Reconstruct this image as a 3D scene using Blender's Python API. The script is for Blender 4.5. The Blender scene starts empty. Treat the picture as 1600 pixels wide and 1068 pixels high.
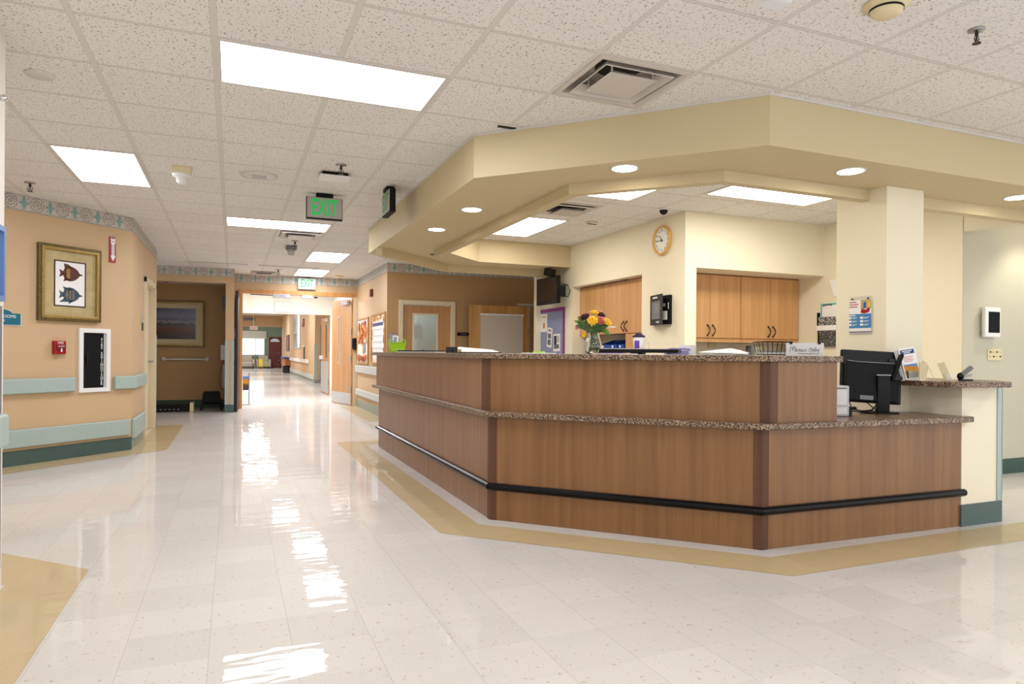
import bpy, bmesh, math, random
from mathutils import Vector, Matrix
random.seed(7)
PI=math.pi
scene=bpy.context.scene
COL=scene.collection
# ------------------------------------------------------------------ survey of the camera (photo taken as 1600x1068)
FPX=1066.6; CX=809.93; CY=550.83; EYE=1.1723; CEIL=2.7214; YAW=.3969; ROLL=.0079
GX=-.0923; GY=3.6952; T=.6096
cY,sY=math.cos(YAW),math.sin(YAW); cR,sR=math.cos(ROLL),math.sin(ROLL)
def ray(u,v):
    a=u-800; b=v-534
    u,v=800+a*cR+b*sR, 534-a*sR+b*cR
    a=(u-CX)/FPX
    return (sY+a*cY, cY-a*sY, (CY-v)/FPX)
def at(u,v,t):
    d=ray(u,v); return Vector((d[0]*t,d[1]*t,EYE+d[2]*t))
def onz(u,v,z): return at(u,v,(z-EYE)/ray(u,v)[2])
def ony(u,v,Y): return at(u,v,Y/ray(u,v)[1])
def onx(u,v,X): return at(u,v,X/ray(u,v)[0])
def onsum(u,v,s):
    d=ray(u,v); return at(u,v,s/(d[0]+d[1]))

# ------------------------------------------------------------------ materials
def lin(c):
    if isinstance(c,str):
        c=c.lstrip('#'); c=[int(c[i:i+2],16)/255 for i in (0,2,4)]
    return tuple((x/12.92 if x<=.04045 else ((x+.055)/1.055)**2.4) for x in c)+(1.0,)
def newmat(name):
    m=bpy.data.materials.new(name); m.use_nodes=True
    nt=m.node_tree; b=nt.nodes['Principled BSDF']
    return m,nt,b
def mat(name,col,rough=.55,metal=0,spec=.5,coat=0,emit=0,trans=0,noise=.0,nscale=8.0,ior=1.45,alpha=1,ecol=None):
    m,nt,b=newmat(name)
    c=lin(col)
    b.inputs['Base Color'].default_value=c
    b.inputs['Roughness'].default_value=rough; b.inputs['Metallic'].default_value=metal
    b.inputs['Specular IOR Level'].default_value=spec
    b.inputs['Coat Weight'].default_value=coat; b.inputs['Coat Roughness'].default_value=.08
    b.inputs['Transmission Weight'].default_value=trans; b.inputs['IOR'].default_value=ior
    if emit:
        b.inputs['Emission Color'].default_value=lin(ecol) if ecol else c
        b.inputs['Emission Strength'].default_value=emit
    if noise:
        tc=nt.nodes.new('ShaderNodeTexCoord'); n=nt.nodes.new('ShaderNodeTexNoise')
        n.inputs['Scale'].default_value=nscale; n.inputs['Detail'].default_value=4
        nt.links.new(tc.outputs['Object'],n.inputs['Vector'])
        r=nt.nodes.new('ShaderNodeValToRGB')
        r.color_ramp.elements[0].color=tuple(x*(1-noise) for x in c[:3])+(1,)
        r.color_ramp.elements[1].color=tuple(min(1,x*(1+noise)) for x in c[:3])+(1,)
        r.color_ramp.elements[0].position=.3; r.color_ramp.elements[1].position=.7
        nt.links.new(n.outputs['Fac'],r.inputs['Fac']); nt.links.new(r.outputs['Color'],b.inputs['Base Color'])
    return m
def ramp(nt,fac,stops,interp='LINEAR'):
    r=nt.nodes.new('ShaderNodeValToRGB'); cr=r.color_ramp; cr.interpolation=interp
    while len(cr.elements)<len(stops): cr.elements.new(.5)
    for e,(p,c) in zip(cr.elements,stops):
        e.position=p; e.color=lin(c) if isinstance(c,str) else c
    nt.links.new(fac,r.inputs['Fac']); return r.outputs['Color']
def math_n(nt,op,a,b=None,c=None):
    n=nt.nodes.new('ShaderNodeMath'); n.operation=op
    for i,x in enumerate((a,b,c)):
        if x is None: continue
        if isinstance(x,(int,float)): n.inputs[i].default_value=x
        else: nt.links.new(x,n.inputs[i])
    return n.outputs[0]
def mixc(nt,fac,a,b):
    n=nt.nodes.new('ShaderNodeMix'); n.data_type='RGBA'
    for k,x in (('Factor',fac),('A',a),('B',b)):
        s=[i for i in n.inputs if i.name==k and (i.type=='RGBA' or k=='Factor' and i.type=='VALUE')][0]
        if isinstance(x,(int,float)): s.default_value=x
        elif isinstance(x,str): s.default_value=lin(x)
        elif isinstance(x,tuple): s.default_value=x
        else: nt.links.new(x,s)
    return [o for o in n.outputs if o.type=='RGBA'][0]
def objvec(nt,scale=(1,1,1),loc=(0,0,0)):
    tc=nt.nodes.new('ShaderNodeTexCoord'); mp=nt.nodes.new('ShaderNodeMapping')
    mp.inputs['Scale'].default_value=scale; mp.inputs['Location'].default_value=loc
    nt.links.new(tc.outputs['Object'],mp.inputs['Vector']); return mp.outputs['Vector'],tc
def noise_n(nt,vec,scale,detail=3,rough=.5,dist=0):
    n=nt.nodes.new('ShaderNodeTexNoise'); n.inputs['Scale'].default_value=scale
    n.inputs['Detail'].default_value=detail; n.inputs['Roughness'].default_value=rough; n.inputs['Distortion'].default_value=dist
    nt.links.new(vec,n.inputs['Vector']); return n.outputs['Fac']
def bump(nt,b,h,strength,dist=.01,inp='Normal'):
    n=nt.nodes.new('ShaderNodeBump'); n.inputs['Strength'].default_value=strength; n.inputs['Distance'].default_value=dist
    nt.links.new(h,n.inputs['Height']); nt.links.new(n.outputs['Normal'],b.inputs[inp]); return n
def wood(name,dark,mid,light,rough=.38,sc=26,coat=.15):
    m,nt,b=newmat(name)
    v,_=objvec(nt,(sc,sc,sc*.035))
    n=noise_n(nt,v,1.0,5,.6,.6)
    v2,_=objvec(nt,(5,5,.35)); n2=noise_n(nt,v2,1.0,3,.5,1.5)
    f=math_n(nt,'ADD',math_n(nt,'MULTIPLY',n,.65),math_n(nt,'MULTIPLY',n2,.35))
    c=ramp(nt,f,[(.36,dark),(.5,mid),(.64,light)])
    nt.links.new(c,b.inputs['Base Color']); b.inputs['Roughness'].default_value=rough
    b.inputs['Coat Weight'].default_value=coat; b.inputs['Coat Roughness'].default_value=.25
    return m
def granite(name):
    m,nt,b=newmat(name)
    v,_=objvec(nt)
    n=noise_n(nt,v,95,3,.6)
    vo=nt.nodes.new('ShaderNodeTexVoronoi'); vo.inputs['Scale'].default_value=150; nt.links.new(v,vo.inputs['Vector'])
    f=math_n(nt,'ADD',math_n(nt,'MULTIPLY',n,.72),math_n(nt,'MULTIPLY',vo.outputs['Distance'],.28))
    c=ramp(nt,f,[(.0,'#1e1512'),(.42,'#433226'),(.47,'#735a45'),(.53,'#94795f'),(.59,'#bba285'),(.66,'#5d4736')],'CONSTANT')
    nt.links.new(c,b.inputs['Base Color']); b.inputs['Roughness'].default_value=.3
    return m
def ceiling_mat():
    m,nt,b=newmat('acoustic ceiling tile')
    tc=nt.nodes.new('ShaderNodeTexCoord'); V=tc.outputs['Object']
    sep=nt.nodes.new('ShaderNodeSeparateXYZ'); nt.links.new(V,sep.inputs[0])
    def dist(o,off,bias=0):
        fr=math_n(nt,'FRACT',math_n(nt,'DIVIDE',math_n(nt,'SUBTRACT',o,off),T))
        return math_n(nt,'MULTIPLY',math_n(nt,'MINIMUM',fr,math_n(nt,'SUBTRACT',1.0,fr)),T)
    dx=dist(sep.outputs[0],GX); dy=dist(sep.outputs[1],GY)
    # fissures
    v,_=objvec(nt,(1,.62,1))
    n1=noise_n(nt,v,100,2,.55,.6)
    spk=ramp(nt,n1,[(.365,(1,1,1,1)),(.40,(0,0,0,1))])
    v3,_=objvec(nt); n2=noise_n(nt,v3,1.6,2)
    tile=mixc(nt,n2,'#ece9e5','#f2f0ec')
    # tile to tile tone
    wn=nt.nodes.new('ShaderNodeTexWhiteNoise'); wn.noise_dimensions='2D'
    cmb=nt.nodes.new('ShaderNodeCombineXYZ')
    nt.links.new(math_n(nt,'FLOOR',math_n(nt,'DIVIDE',math_n(nt,'SUBTRACT',sep.outputs[0],GX),T)),cmb.inputs[0])
    nt.links.new(math_n(nt,'FLOOR',math_n(nt,'DIVIDE',math_n(nt,'SUBTRACT',sep.outputs[1],GY),T)),cmb.inputs[1])
    nt.links.new(cmb.outputs[0],wn.inputs['Vector'])
    tile=mixc(nt,math_n(nt,'MULTIPLY',wn.outputs['Value'],.22),tile,'#e0dcd6')
    tile=mixc(nt,math_n(nt,'MULTIPLY',spk,.68),tile,'#8a7c6c')
    # T-bar runners (wide along Y, thinner cross joints with a shadow line)
    ex=math_n(nt,'LESS_THAN',dx,.0165); bx=math_n(nt,'LESS_THAN',dx,.0145)
    ey=math_n(nt,'LESS_THAN',dy,.013); by=math_n(nt,'LESS_THAN',dy,.0095)
    c=mixc(nt,math_n(nt,'MULTIPLY',ey,.5),tile,'#8d857c')
    c=mixc(nt,by,c,'#dedad4')
    c=mixc(nt,math_n(nt,'MULTIPLY',ex,.4),c,'#958d84')
    c=mixc(nt,bx,c,'#dedbd4')
    nt.links.new(c,b.inputs['Base Color']); b.inputs['Roughness'].default_value=.85
    b.inputs['Specular IOR Level'].default_value=.2
    bump(nt,b,math_n(nt,'SUBTRACT',1.0,spk),.35,.004)
    return m
def floor_mat(name,base,alt,speck1,speck2,seam=.45,tile=.3048,rot=0):
    m,nt,b=newmat(name)
    tc=nt.nodes.new('ShaderNodeTexCoord'); V=tc.outputs['Object']
    sep=nt.nodes.new('ShaderNodeSeparateXYZ'); nt.links.new(V,sep.inputs[0])
    ids=[];ds=[]
    for k,off in ((0,-.0748),(1,.11)):
        q=math_n(nt,'DIVIDE',math_n(nt,'SUBTRACT',sep.outputs[k],off),tile)
        fr=math_n(nt,'FRACT',q); ids.append(math_n(nt,'FLOOR',q))
        ds.append(math_n(nt,'MULTIPLY',math_n(nt,'MINIMUM',fr,math_n(nt,'SUBTRACT',1.0,fr)),tile))
    cmb=nt.nodes.new('ShaderNodeCombineXYZ'); nt.links.new(ids[0],cmb.inputs[0]); nt.links.new(ids[1],cmb.inputs[1])
    wn=nt.nodes.new('ShaderNodeTexWhiteNoise'); wn.noise_dimensions='2D'; nt.links.new(cmb.outputs[0],wn.inputs['Vector'])
    c=mixc(nt,wn.outputs['Value'],base,alt)
    v1,_=objvec(nt,(1,.55,1)); n0=noise_n(nt,v1,9,4,.6); c=mixc(nt,math_n(nt,'MULTIPLY',n0,.35),c,alt)
    n1=noise_n(nt,v1,58,1.5,.5,.3); s1=ramp(nt,n1,[(.695,(0,0,0,1)),(.72,(1,1,1,1))])
    c=mixc(nt,math_n(nt,'MULTIPLY',s1,.55),c,speck1)
    v2,_=objvec(nt,(.7,1,1),(3.1,7.7,0)); n2=noise_n(nt,v2,40,1.5,.5,.3); s2=ramp(nt,n2,[(.685,(0,0,0,1)),(.71,(1,1,1,1))])
    c=mixc(nt,math_n(nt,'MULTIPLY',s2,.6),c,speck2)
    sx=math_n(nt,'LESS_THAN',ds[0],.0011); sy=math_n(nt,'LESS_THAN',ds[1],.0009)
    sm=math_n(nt,'MAXIMUM',math_n(nt,'MULTIPLY',sx,seam),math_n(nt,'MULTIPLY',sy,seam*.5))
    c=mixc(nt,sm,c,'#8b8177')
    nt.links.new(c,b.inputs['Base Color'])
    b.inputs['Roughness'].default_value=.5; b.inputs['Specular IOR Level'].default_value=.35
    b.inputs['Coat Weight'].default_value=.62; b.inputs['Coat Roughness'].default_value=.03; b.inputs['Coat IOR'].default_value=1.55
    v4,_=objvec(nt,(1.2,3.2,1)); w=noise_n(nt,v4,2.2,2,.5)
    h=math_n(nt,'ADD',w,math_n(nt,'MULTIPLY',wn.outputs['Value'],.0))
    bump(nt,b,h,.11,.02,'Coat Normal')
    bump(nt,b,h,.1,.02)
    return m
def border_mat():
    m,nt,b=newmat('wallpaper border damask')
    tc=nt.nodes.new('ShaderNodeTexCoord'); sep=nt.nodes.new('ShaderNodeSeparateXYZ'); nt.links.new(tc.outputs['Object'],sep.inputs[0])
    x,z=sep.outputs[0],sep.outputs[2]
    P=.262
    fx=math_n(nt,'MULTIPLY',math_n(nt,'SUBTRACT',math_n(nt,'FRACT',math_n(nt,'DIVIDE',x,P)),.5),P)   # -P/2..P/2, motif at 0
    zc=math_n(nt,'SUBTRACT',z,.078)
    ax=math_n(nt,'ABSOLUTE',fx)
    # rings centred half a period away
    gx=math_n(nt,'SUBTRACT',P/2,ax)
    rr=math_n(nt,'SQRT',math_n(nt,'ADD',math_n(nt,'POWER',gx,2.0),math_n(nt,'POWER',zc,2.0)))
    n=noise_n(nt,tc.outputs['Object'],42,3,.6,1.2)
    ring=math_n(nt,'SINE',math_n(nt,'ADD',math_n(nt,'MULTIPLY',rr,240.0),math_n(nt,'MULTIPLY',n,9.0)))
    k=ramp(nt,ring,[(.35,(0,0,0,1)),(.6,(1,1,1,1))])
    inr=math_n(nt,'LESS_THAN',rr,.078)
    base=mixc(nt,n,'#c9bfb4','#d9d0c6')
    c=mixc(nt,math_n(nt,'MULTIPLY',math_n(nt,'MULTIPLY',k,.8),inr),base,'#7f756a')
    sp=ramp(nt,n,[(.54,(0,0,0,1)),(.6,(1,1,1,1))])
    c=mixc(nt,math_n(nt,'MULTIPLY',sp,.6),c,'#8b8f8a')
    # teal motif: stem plus cross arms
    hh=math_n(nt,'LESS_THAN',math_n(nt,'ABSOLUTE',zc),.064)
    wv=math_n(nt,'ADD',.011,math_n(nt,'MULTIPLY',math_n(nt,'ABSOLUTE',math_n(nt,'SINE',math_n(nt,'MULTIPLY',zc,62.0))),.011))
    st=math_n(nt,'MULTIPLY',math_n(nt,'LESS_THAN',ax,wv),hh)
    arm=math_n(nt,'MULTIPLY',math_n(nt,'LESS_THAN',ax,.046),math_n(nt,'LESS_THAN',math_n(nt,'ABSOLUTE',zc),.012))
    c=mixc(nt,math_n(nt,'MULTIPLY',math_n(nt,'MAXIMUM',st,arm),.85),c,'#76a3a0')
    # edge bands
    eb=math_n(nt,'GREATER_THAN',math_n(nt,'ABSOLUTE',zc),.071)
    c=mixc(nt,math_n(nt,'MULTIPLY',eb,.6),c,'#9c9c98')
    nt.links.new(c,b.inputs['Base Color']); b.inputs['Roughness'].default_value=.7
    return m
M={}
M['tan']=mat('tan wall paint','#ccae88',.6,noise=.02,nscale=2)
M['tan2']=mat('ochre wall paint','#bb9669',.6,noise=.02,nscale=2)
M['nook']=mat('brown alcove paint','#b48e60',.6,noise=.02,nscale=2)
M['cream']=mat('cream wall paint','#eee5cc',.6,noise=.012,nscale=2)
M['soffit']=mat('soffit paint','#d0bf99',.6,noise=.012,nscale=2)
M['white_wall']=mat('white wall paint','#e9e3d8',.6)
M['sage']=mat('side room wall with green light tint','#c6c2ac',.6,noise=.015,nscale=2)  # green cast of the side room's light put into the wall colour
M['green_wall']=mat('grey green wall paint','#83917d',.6)
M['trimcream']=mat('cream door frame enamel','#e0d2b4',.4)
M['mint']=mat('mint vinyl','#a9bab4',.42,noise=.02,nscale=20)
M['mintpale']=mat('pale grey vinyl','#c6cac6',.42)
M['base']=mat('dark green vinyl base','#4a605c',.4,noise=.05,nscale=10)
M['base_light']=mat('grey green vinyl base','#8a958a',.4)
M['base_dark']=mat('forest green vinyl base','#28483a',.45)
M['ceil']=ceiling_mat()
M['floor']=floor_mat('white vinyl tile','#d1ccc5','#dad5cf','#a08a74','#c0a274')
M['tanfloor']=floor_mat('tan vinyl tile','#c3ad83','#cab58c','#b39a6e','#bba47a',.3)
M['border']=border_mat()
M['woodA']=wood('oak laminate with painted sheen','#80593f','#8b6347','#966d51',sc=22)  # window sheen on the corridor side put into the wood colour
M['woodB']=wood('warm oak laminate','#774f2b','#835a33','#8e643b',sc=18)
M['woodpost']=wood('dark mahogany trim','#4d2c19','#5a361f','#654026',sc=30,rough=.55,coat=0)
M['cab']=wood('honey maple laminate','#c08b58','#c99660','#d0a06b',sc=24)
M['cabdark']=wood('cabinet shadow rail','#7d4f30','#8a5a38','#94633f',sc=24)
M['door']=wood('birch door veneer','#b07c4a','#ba8752','#c4925c',sc=12,coat=.3)
M['door2']=wood('knotty birch door veneer','#a8743c','#c29050','#d0a062',sc=9,coat=.3)
M['doorframe']=wood('oak door trim','#b9803f','#c98f4d','#d49c5b',sc=20)
M['granite']=granite('brown speckled granite laminate')
M['black']=mat('black plastic','#0b0b0c',.4,spec=.3)
M['blackm']=mat('matte black','#0f0f11',.6,spec=.25)
M['blackgloss']=mat('glossy black rail vinyl','#08080b',.28,spec=.25)
M['dark']=mat('charcoal plastic','#2b2b2e',.5)
M['grey']=mat('grey plastic','#77787a',.5)
M['lgrey']=mat('light grey plastic','#b9b9b8',.5)
M['white']=mat('white plastic','#eeeeec',.4)
M['paper']=mat('white paper','#f2f1ee',.7)
M['paper2']=mat('off white paper','#dddcda',.7)
M['metal']=mat('brushed steel','#a6a6a6',.35,metal=1)
M['chrome']=mat('chrome','#d8d8d8',.12,metal=1)
M['bronze']=mat('dark bronze','#3b322c',.4,metal=.6)
M['gridwhite']=mat('white enamelled metal','#d9d5cf',.45)
M['vent']=mat('diffuser enamel','#cfc8be',.4)
M['lens']=mat('glowing light lens','#ffffff',.4,emit=11.0,ecol='#f6f8ff')
M['lensfar']=mat('glowing far light lens','#ffffff',.4,emit=38.0,ecol='#fbfbff')
M['lensin']=mat('glowing station light lens','#ffffff',.4,emit=10.0,ecol='#fff8ec')
M['lensdl']=mat('glowing downlight lens','#ffffff',.4,emit=22.0,ecol='#fff3e0')
M['red']=mat('red enamel','#a01422',.35)
M['dred']=mat('dark red plastic','#7a1a1e',.4)
M['teal']=mat('teal sign plastic','#1d6a7c',.4)
M['glass']=mat('clear glass','#f4f8f6',.03,trans=1,ior=1.45)
M['acrylic']=mat('clear acrylic','#f6f6f2',.05); M['acrylic'].node_tree.nodes['Principled BSDF'].inputs['Alpha'].default_value=.22
M['greenlit']=mat('lit green letter','#10a848',.4,emit=.35,ecol='#10b050')
M['greendim']=mat('green letter','#1f8a52',.4,emit=.12,ecol='#1f9a58')
M['exitface']=mat('exit sign grey face','#b3aca6',.5)
M['exitlit']=mat('white exit sign face','#c9cec8',.5); M['greenpale']=mat('pale green letter','#46b070',.5)
M['gold']=mat('antique gold frame','#6b5a30',.4,metal=.35,noise=.3,nscale=40)
M['goldlt']=mat('gilt frame moulding','#a98d50',.35,metal=.4,noise=.25,nscale=60)
M['mat_gold']=mat('mottled gold mount','#b9a777',.6,noise=.14,nscale=9)
M['matcream']=mat('cream mount board','#cfc09c',.7)
M['fish1']=mat('maroon fish print','#5e3129',.6,noise=.35,nscale=28)
M['fish2']=mat('blue grey fish print','#48586a',.6,noise=.35,nscale=28)
M['fishgold']=mat('ochre fish markings','#9a7a3a',.6,noise=.3,nscale=40)
M['purple']=mat('purple border paper','#8a3a86',.6)
M['felt']=mat('blue grey felt','#8f97b4',.9,noise=.08,nscale=14)
M['lime']=mat('lime green plastic','#a4dc2a',.4)
M['navy']=mat('navy blue','#23407e',.5)
M['blue']=mat('blue plastic','#2b55a8',.4)
M['lblue']=mat('poster blue','#3f83b8',.6)
M['lilac']=mat('violet ink','#6a3fa8',.5)
M['plum']=mat('dark plum plastic','#3a2348',.4)
M['periw']=mat('periwinkle plastic','#9a96cf',.5)
M['orange']=mat('orange paper','#d8752c',.7,noise=.25,nscale=30)
M['amber']=mat('amber paper','#e39a38',.7)
M['rust']=mat('rust paper','#a8401c',.7)
M['cork']=mat('pale board','#efe3d2',.8)
M['oakframe']=mat('oak strip frame','#b98a4e',.5)
M['yellow']=mat('yellow petals','#f2c62a',.5,noise=.12,nscale=30)
M['maroon']=mat('maroon petals','#3f0f18',.6,noise=.3,nscale=30)
M['coral']=mat('coral pink petals','#c9635c',.5,noise=.25,nscale=30)
M['pink']=mat('pink petals','#dd8a8c',.5,noise=.2,nscale=30)
M['whitepetal']=mat('white petal','#f0efe8',.5)
M['leaf']=mat('dark green leaf','#3f5f30',.5,noise=.25,nscale=40)
M['leaflt']=mat('fresh green leaf','#5f8f35',.5,noise=.2,nscale=40)
M['stem']=mat('green stem','#5b7a48',.5)
M['turq']=mat('turquoise plastic','#55c2bd',.4)
M['beige']=mat('beige plastic','#e2d3a8',.45)
M['ivory']=mat('ivory switch plate','#ddd2a4',.45)
M['smoke']=mat('cream detector plastic','#e4d3ab',.45)
M['screen']=mat('dark screen glass','#0a100c',.5,spec=.08)
M['tvscreen']=mat('dark television glass','#241c19',.12,spec=.5)
M['sofa']=mat('pale taupe upholstery','#b9ae9c',.8)
M['brown']=mat('brown painted door','#6d2f28',.4)
M['brownbox']=mat('brown wood grain laminate','#a9683a',.5,noise=.1,nscale=20)
M['caution']=mat('yellow sign plastic','#f0c52c',.5)
M['blind']=mat('pale window blind','#cfc6b8',.6)
M['shade']=mat('beige roller shade','#d6cec0',.7)
M['greydoor']=mat('dark green grey door','#5d675a',.5)
M['shadowdoor']=mat('door leaf with shadow in colour','#2c1d16',.5)  # shadow of the door pocket put into the leaf colour
M['blueframe']=mat('blue metal frame','#5f7fb6',.4)
M['picwhite']=mat('pale print','#e9ecef',.4)
M['pink2']=mat('red exit letters','#d8564a',.5,emit=.4,ecol='#d8564a')
M['text_black']=mat('black lettering','#17171a',.5)
M['text_white']=mat('white lettering','#f0f0ee',.5)
M['text_red']=mat('red lettering','#c04a4e',.5)
M['text_grey']=mat('grey ink','#6f7076',.6)
M['clockrim']=mat('light wood clock rim','#dcb268',.4,noise=.08,nscale=14)
M['granite_spot']=M['granite']
def landscape(name,stops,horizon=None):
    m,nt,b=newmat(name)
    tc=nt.nodes.new('ShaderNodeTexCoord'); sep=nt.nodes.new('ShaderNodeSeparateXYZ'); nt.links.new(tc.outputs['Generated'],sep.inputs[0])
    v,_=objvec(nt,(1,1,2.2)); n=noise_n(nt,v,9,5,.65)
    f=math_n(nt,'ADD',sep.outputs[2],math_n(nt,'MULTIPLY',math_n(nt,'SUBTRACT',n,.5),.3))
    c=ramp(nt,f,stops); nt.links.new(c,b.inputs['Base Color']); b.inputs['Roughness'].default_value=.25
    return m
M['landscape']=landscape('meadow print',[(0,'#3a3038'),(.2,'#4d3b3a'),(.34,'#6a4038'),(.42,'#57524c'),(.5,'#4a4a58'),(.56,'#8d8f98'),(.62,'#5d6478'),(.75,'#74788c'),(1,'#565c74')])
M['autumn']=landscape('autumn photo',[(0,'#3d3a40'),(.4,'#5a4a2c'),(.55,'#d89a2a'),(.75,'#c98a24'),(.85,'#5a86c4'),(1,'#6a96d0')])
def speckle(name,a,bcol,sc,th=.5):
    m,nt,b=newmat(name); v,_=objvec(nt); n=noise_n(nt,v,sc,2,.6,1.0)
    c=ramp(nt,n,[(th-.02,a),(th+.02,bcol)]); nt.links.new(c,b.inputs['Base Color']); b.inputs['Roughness'].default_value=.5; return m
M['composition']=speckle('marbled composition cover','#111113','#e8e8e6',85,.55)
M['composition2']=speckle('finely marbled cover','#141416','#cfcfcd',120,.585)
M['roomview']=landscape('room beyond',[(0,'#6b645a'),(.25,'#59544c'),(.36,'#8d8474'),(.42,'#6f675c'),(.46,'#b9c2bd'),(.8,'#9fb3b0'),(1,'#c0c8c4')])

# ------------------------------------------------------------------ mesh builder
class B:
    def __init__(s): s.bm=bmesh.new()
    def faces(s,vs,fs):
        v=[s.bm.verts.new(p) for p in vs]
        for f in fs:
            try: s.bm.faces.new([v[i] for i in f])
            except ValueError: pass
        return v
    def box(s,x0,x1,y0,y1,z0,z1):
        s.faces([(x0,y0,z0),(x1,y0,z0),(x1,y1,z0),(x0,y1,z0),(x0,y0,z1),(x1,y0,z1),(x1,y1,z1),(x0,y1,z1)],
                [(0,3,2,1),(4,5,6,7),(0,1,5,4),(1,2,6,5),(2,3,7,6),(3,0,4,7)]); return s
    def prism(s,pts,z0,z1):
        n=len(pts); a=sum(pts[i][0]*pts[(i+1)%n][1]-pts[(i+1)%n][0]*pts[i][1] for i in range(n))
        if a<0: pts=pts[::-1]
        s.faces([(p[0],p[1],z0) for p in pts]+[(p[0],p[1],z1) for p in pts],
                [tuple(range(n-1,-1,-1)),tuple(range(n,2*n))]+[(i,(i+1)%n,(i+1)%n+n,i+n) for i in range(n)]); return s
    def plate(s,pts,y0,y1):           # outline in local x,z ; thickness along y
        n=len(pts); a=sum(pts[i][0]*pts[(i+1)%n][1]-pts[(i+1)%n][0]*pts[i][1] for i in range(n))
        if a<0: pts=pts[::-1]
        s.faces([(p[0],y0,p[1]) for p in pts]+[(p[0],y1,p[1]) for p in pts],
                [tuple(range(n)),tuple(range(2*n-1,n-1,-1))]+[(i,i+n,(i+1)%n+n,(i+1)%n) for i in range(n)]); return s
    def ring(s,x0,x1,z0,z1,w,y0,y1):   # rectangular picture frame, four mitred bars
        O=[(x0,z0),(x1,z0),(x1,z1),(x0,z1)]; I=[(x0+w,z0+w),(x1-w,z0+w),(x1-w,z1-w),(x0+w,z1-w)]
        vs=[(p[0],y0,p[1]) for p in O]+[(p[0],y0,p[1]) for p in I]+[(p[0],y1,p[1]) for p in O]+[(p[0],y1,p[1]) for p in I]
        fs=[]
        for i in range(4):
            j=(i+1)%4
            fs+=[(i,j,j+4,i+4),(i+8,i+12,j+12,j+8),(i,i+8,j+8,j),(i+4,j+4,j+12,i+12)]
        s.faces(vs,fs); return s
    def quad(s,*p): s.faces(p,[tuple(range(len(p)))]); return s
    def cyl(s,c,r,h,axis='Z',seg=24,r2=None):
        r2=r if r2 is None else r2
        vs=[]
        for k,(rr,t) in enumerate(((r,0),(r2,h))):
            for i in range(seg):
                a=2*PI*i/seg; p=(math.cos(a)*rr,math.sin(a)*rr,t)
                if axis=='X': p=(p[2],p[0],p[1])
                elif axis=='Y': p=(p[0],p[2],-p[1])
                vs.append((c[0]+p[0],c[1]+p[1],c[2]+p[2]))
        s.faces(vs,[tuple(range(seg-1,-1,-1)),tuple(range(seg,2*seg))]+[(i,(i+1)%seg,(i+1)%seg+seg,i+seg) for i in range(seg)]); return s
    def lathe(s,prof,c=(0,0,0),seg=24,axis='Z',cap=True):
        vs=[]
        for r,z in prof:
            for i in range(seg):
                a=2*PI*i/seg; p=(math.cos(a)*r,math.sin(a)*r,z)
                if axis=='Y': p=(p[0],p[2],-p[1])
                vs.append((c[0]+p[0],c[1]+p[1],c[2]+p[2]))
        n=len(prof); fs=[]
        for k in range(n-1):
            for i in range(seg):
                j=(i+1)%seg; fs.append((k*seg+i,k*seg+j,(k+1)*seg+j,(k+1)*seg+i))
        if cap: fs+= [tuple(range(seg-1,-1,-1)),tuple((n-1)*seg+i for i in range(seg))]
        s.faces(vs,fs); return s
    def tube(s,pts,r,seg=8,closed=False):
        pts=[Vector(p) for p in pts]; n=len(pts); rings=[]
        up=Vector((0,0,1))
        for i,p in enumerate(pts):
            if closed: t=(pts[(i+1)%n]-pts[i-1]).normalized()
            else: t=(pts[min(i+1,n-1)]-pts[max(i-1,0)]).normalized()
            a=t.cross(up)
            if a.length<1e-3: a=t.cross(Vector((1,0,0)))
            a.normalize(); b=t.cross(a).normalized()
            # widen at mitres
            rings.append([p+a*(math.cos(2*PI*k/seg)*r)+b*(math.sin(2*PI*k/seg)*r) for k in range(seg)])
        vs=[q for rg in rings for q in rg]; fs=[]
        m=n if closed else n-1
        for i in range(m):
            i2=(i+1)%n
            for k in range(seg):
                k2=(k+1)%seg; fs.append((i*seg+k,i*seg+k2,i2*seg+k2,i2*seg+k))
        if not closed: fs+=[tuple(range(seg-1,-1,-1)),tuple((n-1)*seg+k for k in range(seg))]
        s.faces(vs,fs); return s
    def ball(s,c,r,sc=(1,1,1),seg=16,rot=None):
        mtx=Matrix.Translation(c)@(rot or Matrix())@Matrix.Diagonal((sc[0],sc[1],sc[2],1))
        bmesh.ops.create_uvsphere(s.bm,u_segments=seg,v_segments=max(6,seg//2),radius=r,matrix=mtx); return s
    def xform(s,mtx):
        bmesh.ops.transform(s.bm,matrix=mtx,verts=s.bm.verts); return s
    def obj(s,name,m,parent=None,bev=0,smooth=False,loc=None,seg=2):
        bmesh.ops.recalc_face_normals(s.bm,faces=s.bm.faces)
        me=bpy.data.meshes.new(name); s.bm.to_mesh(me); s.bm.free()
        o=bpy.data.objects.new(name,me); COL.objects.link(o)
        if isinstance(m,str): m=M[m]
        me.materials.append(m)
        if smooth:
            for p in me.polygons: p.use_smooth=True
        if bev:
            md=o.modifiers.new('bevel','BEVEL'); md.width=bev; md.segments=seg; md.limit_method='ANGLE'
        if parent: o.parent=parent
        if loc is not None: o.location=loc
        return o
def tag(o,label,cat,group=None):
    o['label']=label; o['category']=cat
    if group: o['group']=group
    return o
def thing(name,label,cat,loc=(0,0,0),rz=0,group=None,rot=None):
    o=bpy.data.objects.new(name,None); COL.objects.link(o); o.location=loc
    o.rotation_euler=rot if rot else (0,0,rz); o.empty_display_size=.1
    return tag(o,label,cat,group)
def struct(o): o['kind']='structure'; return o
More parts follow.
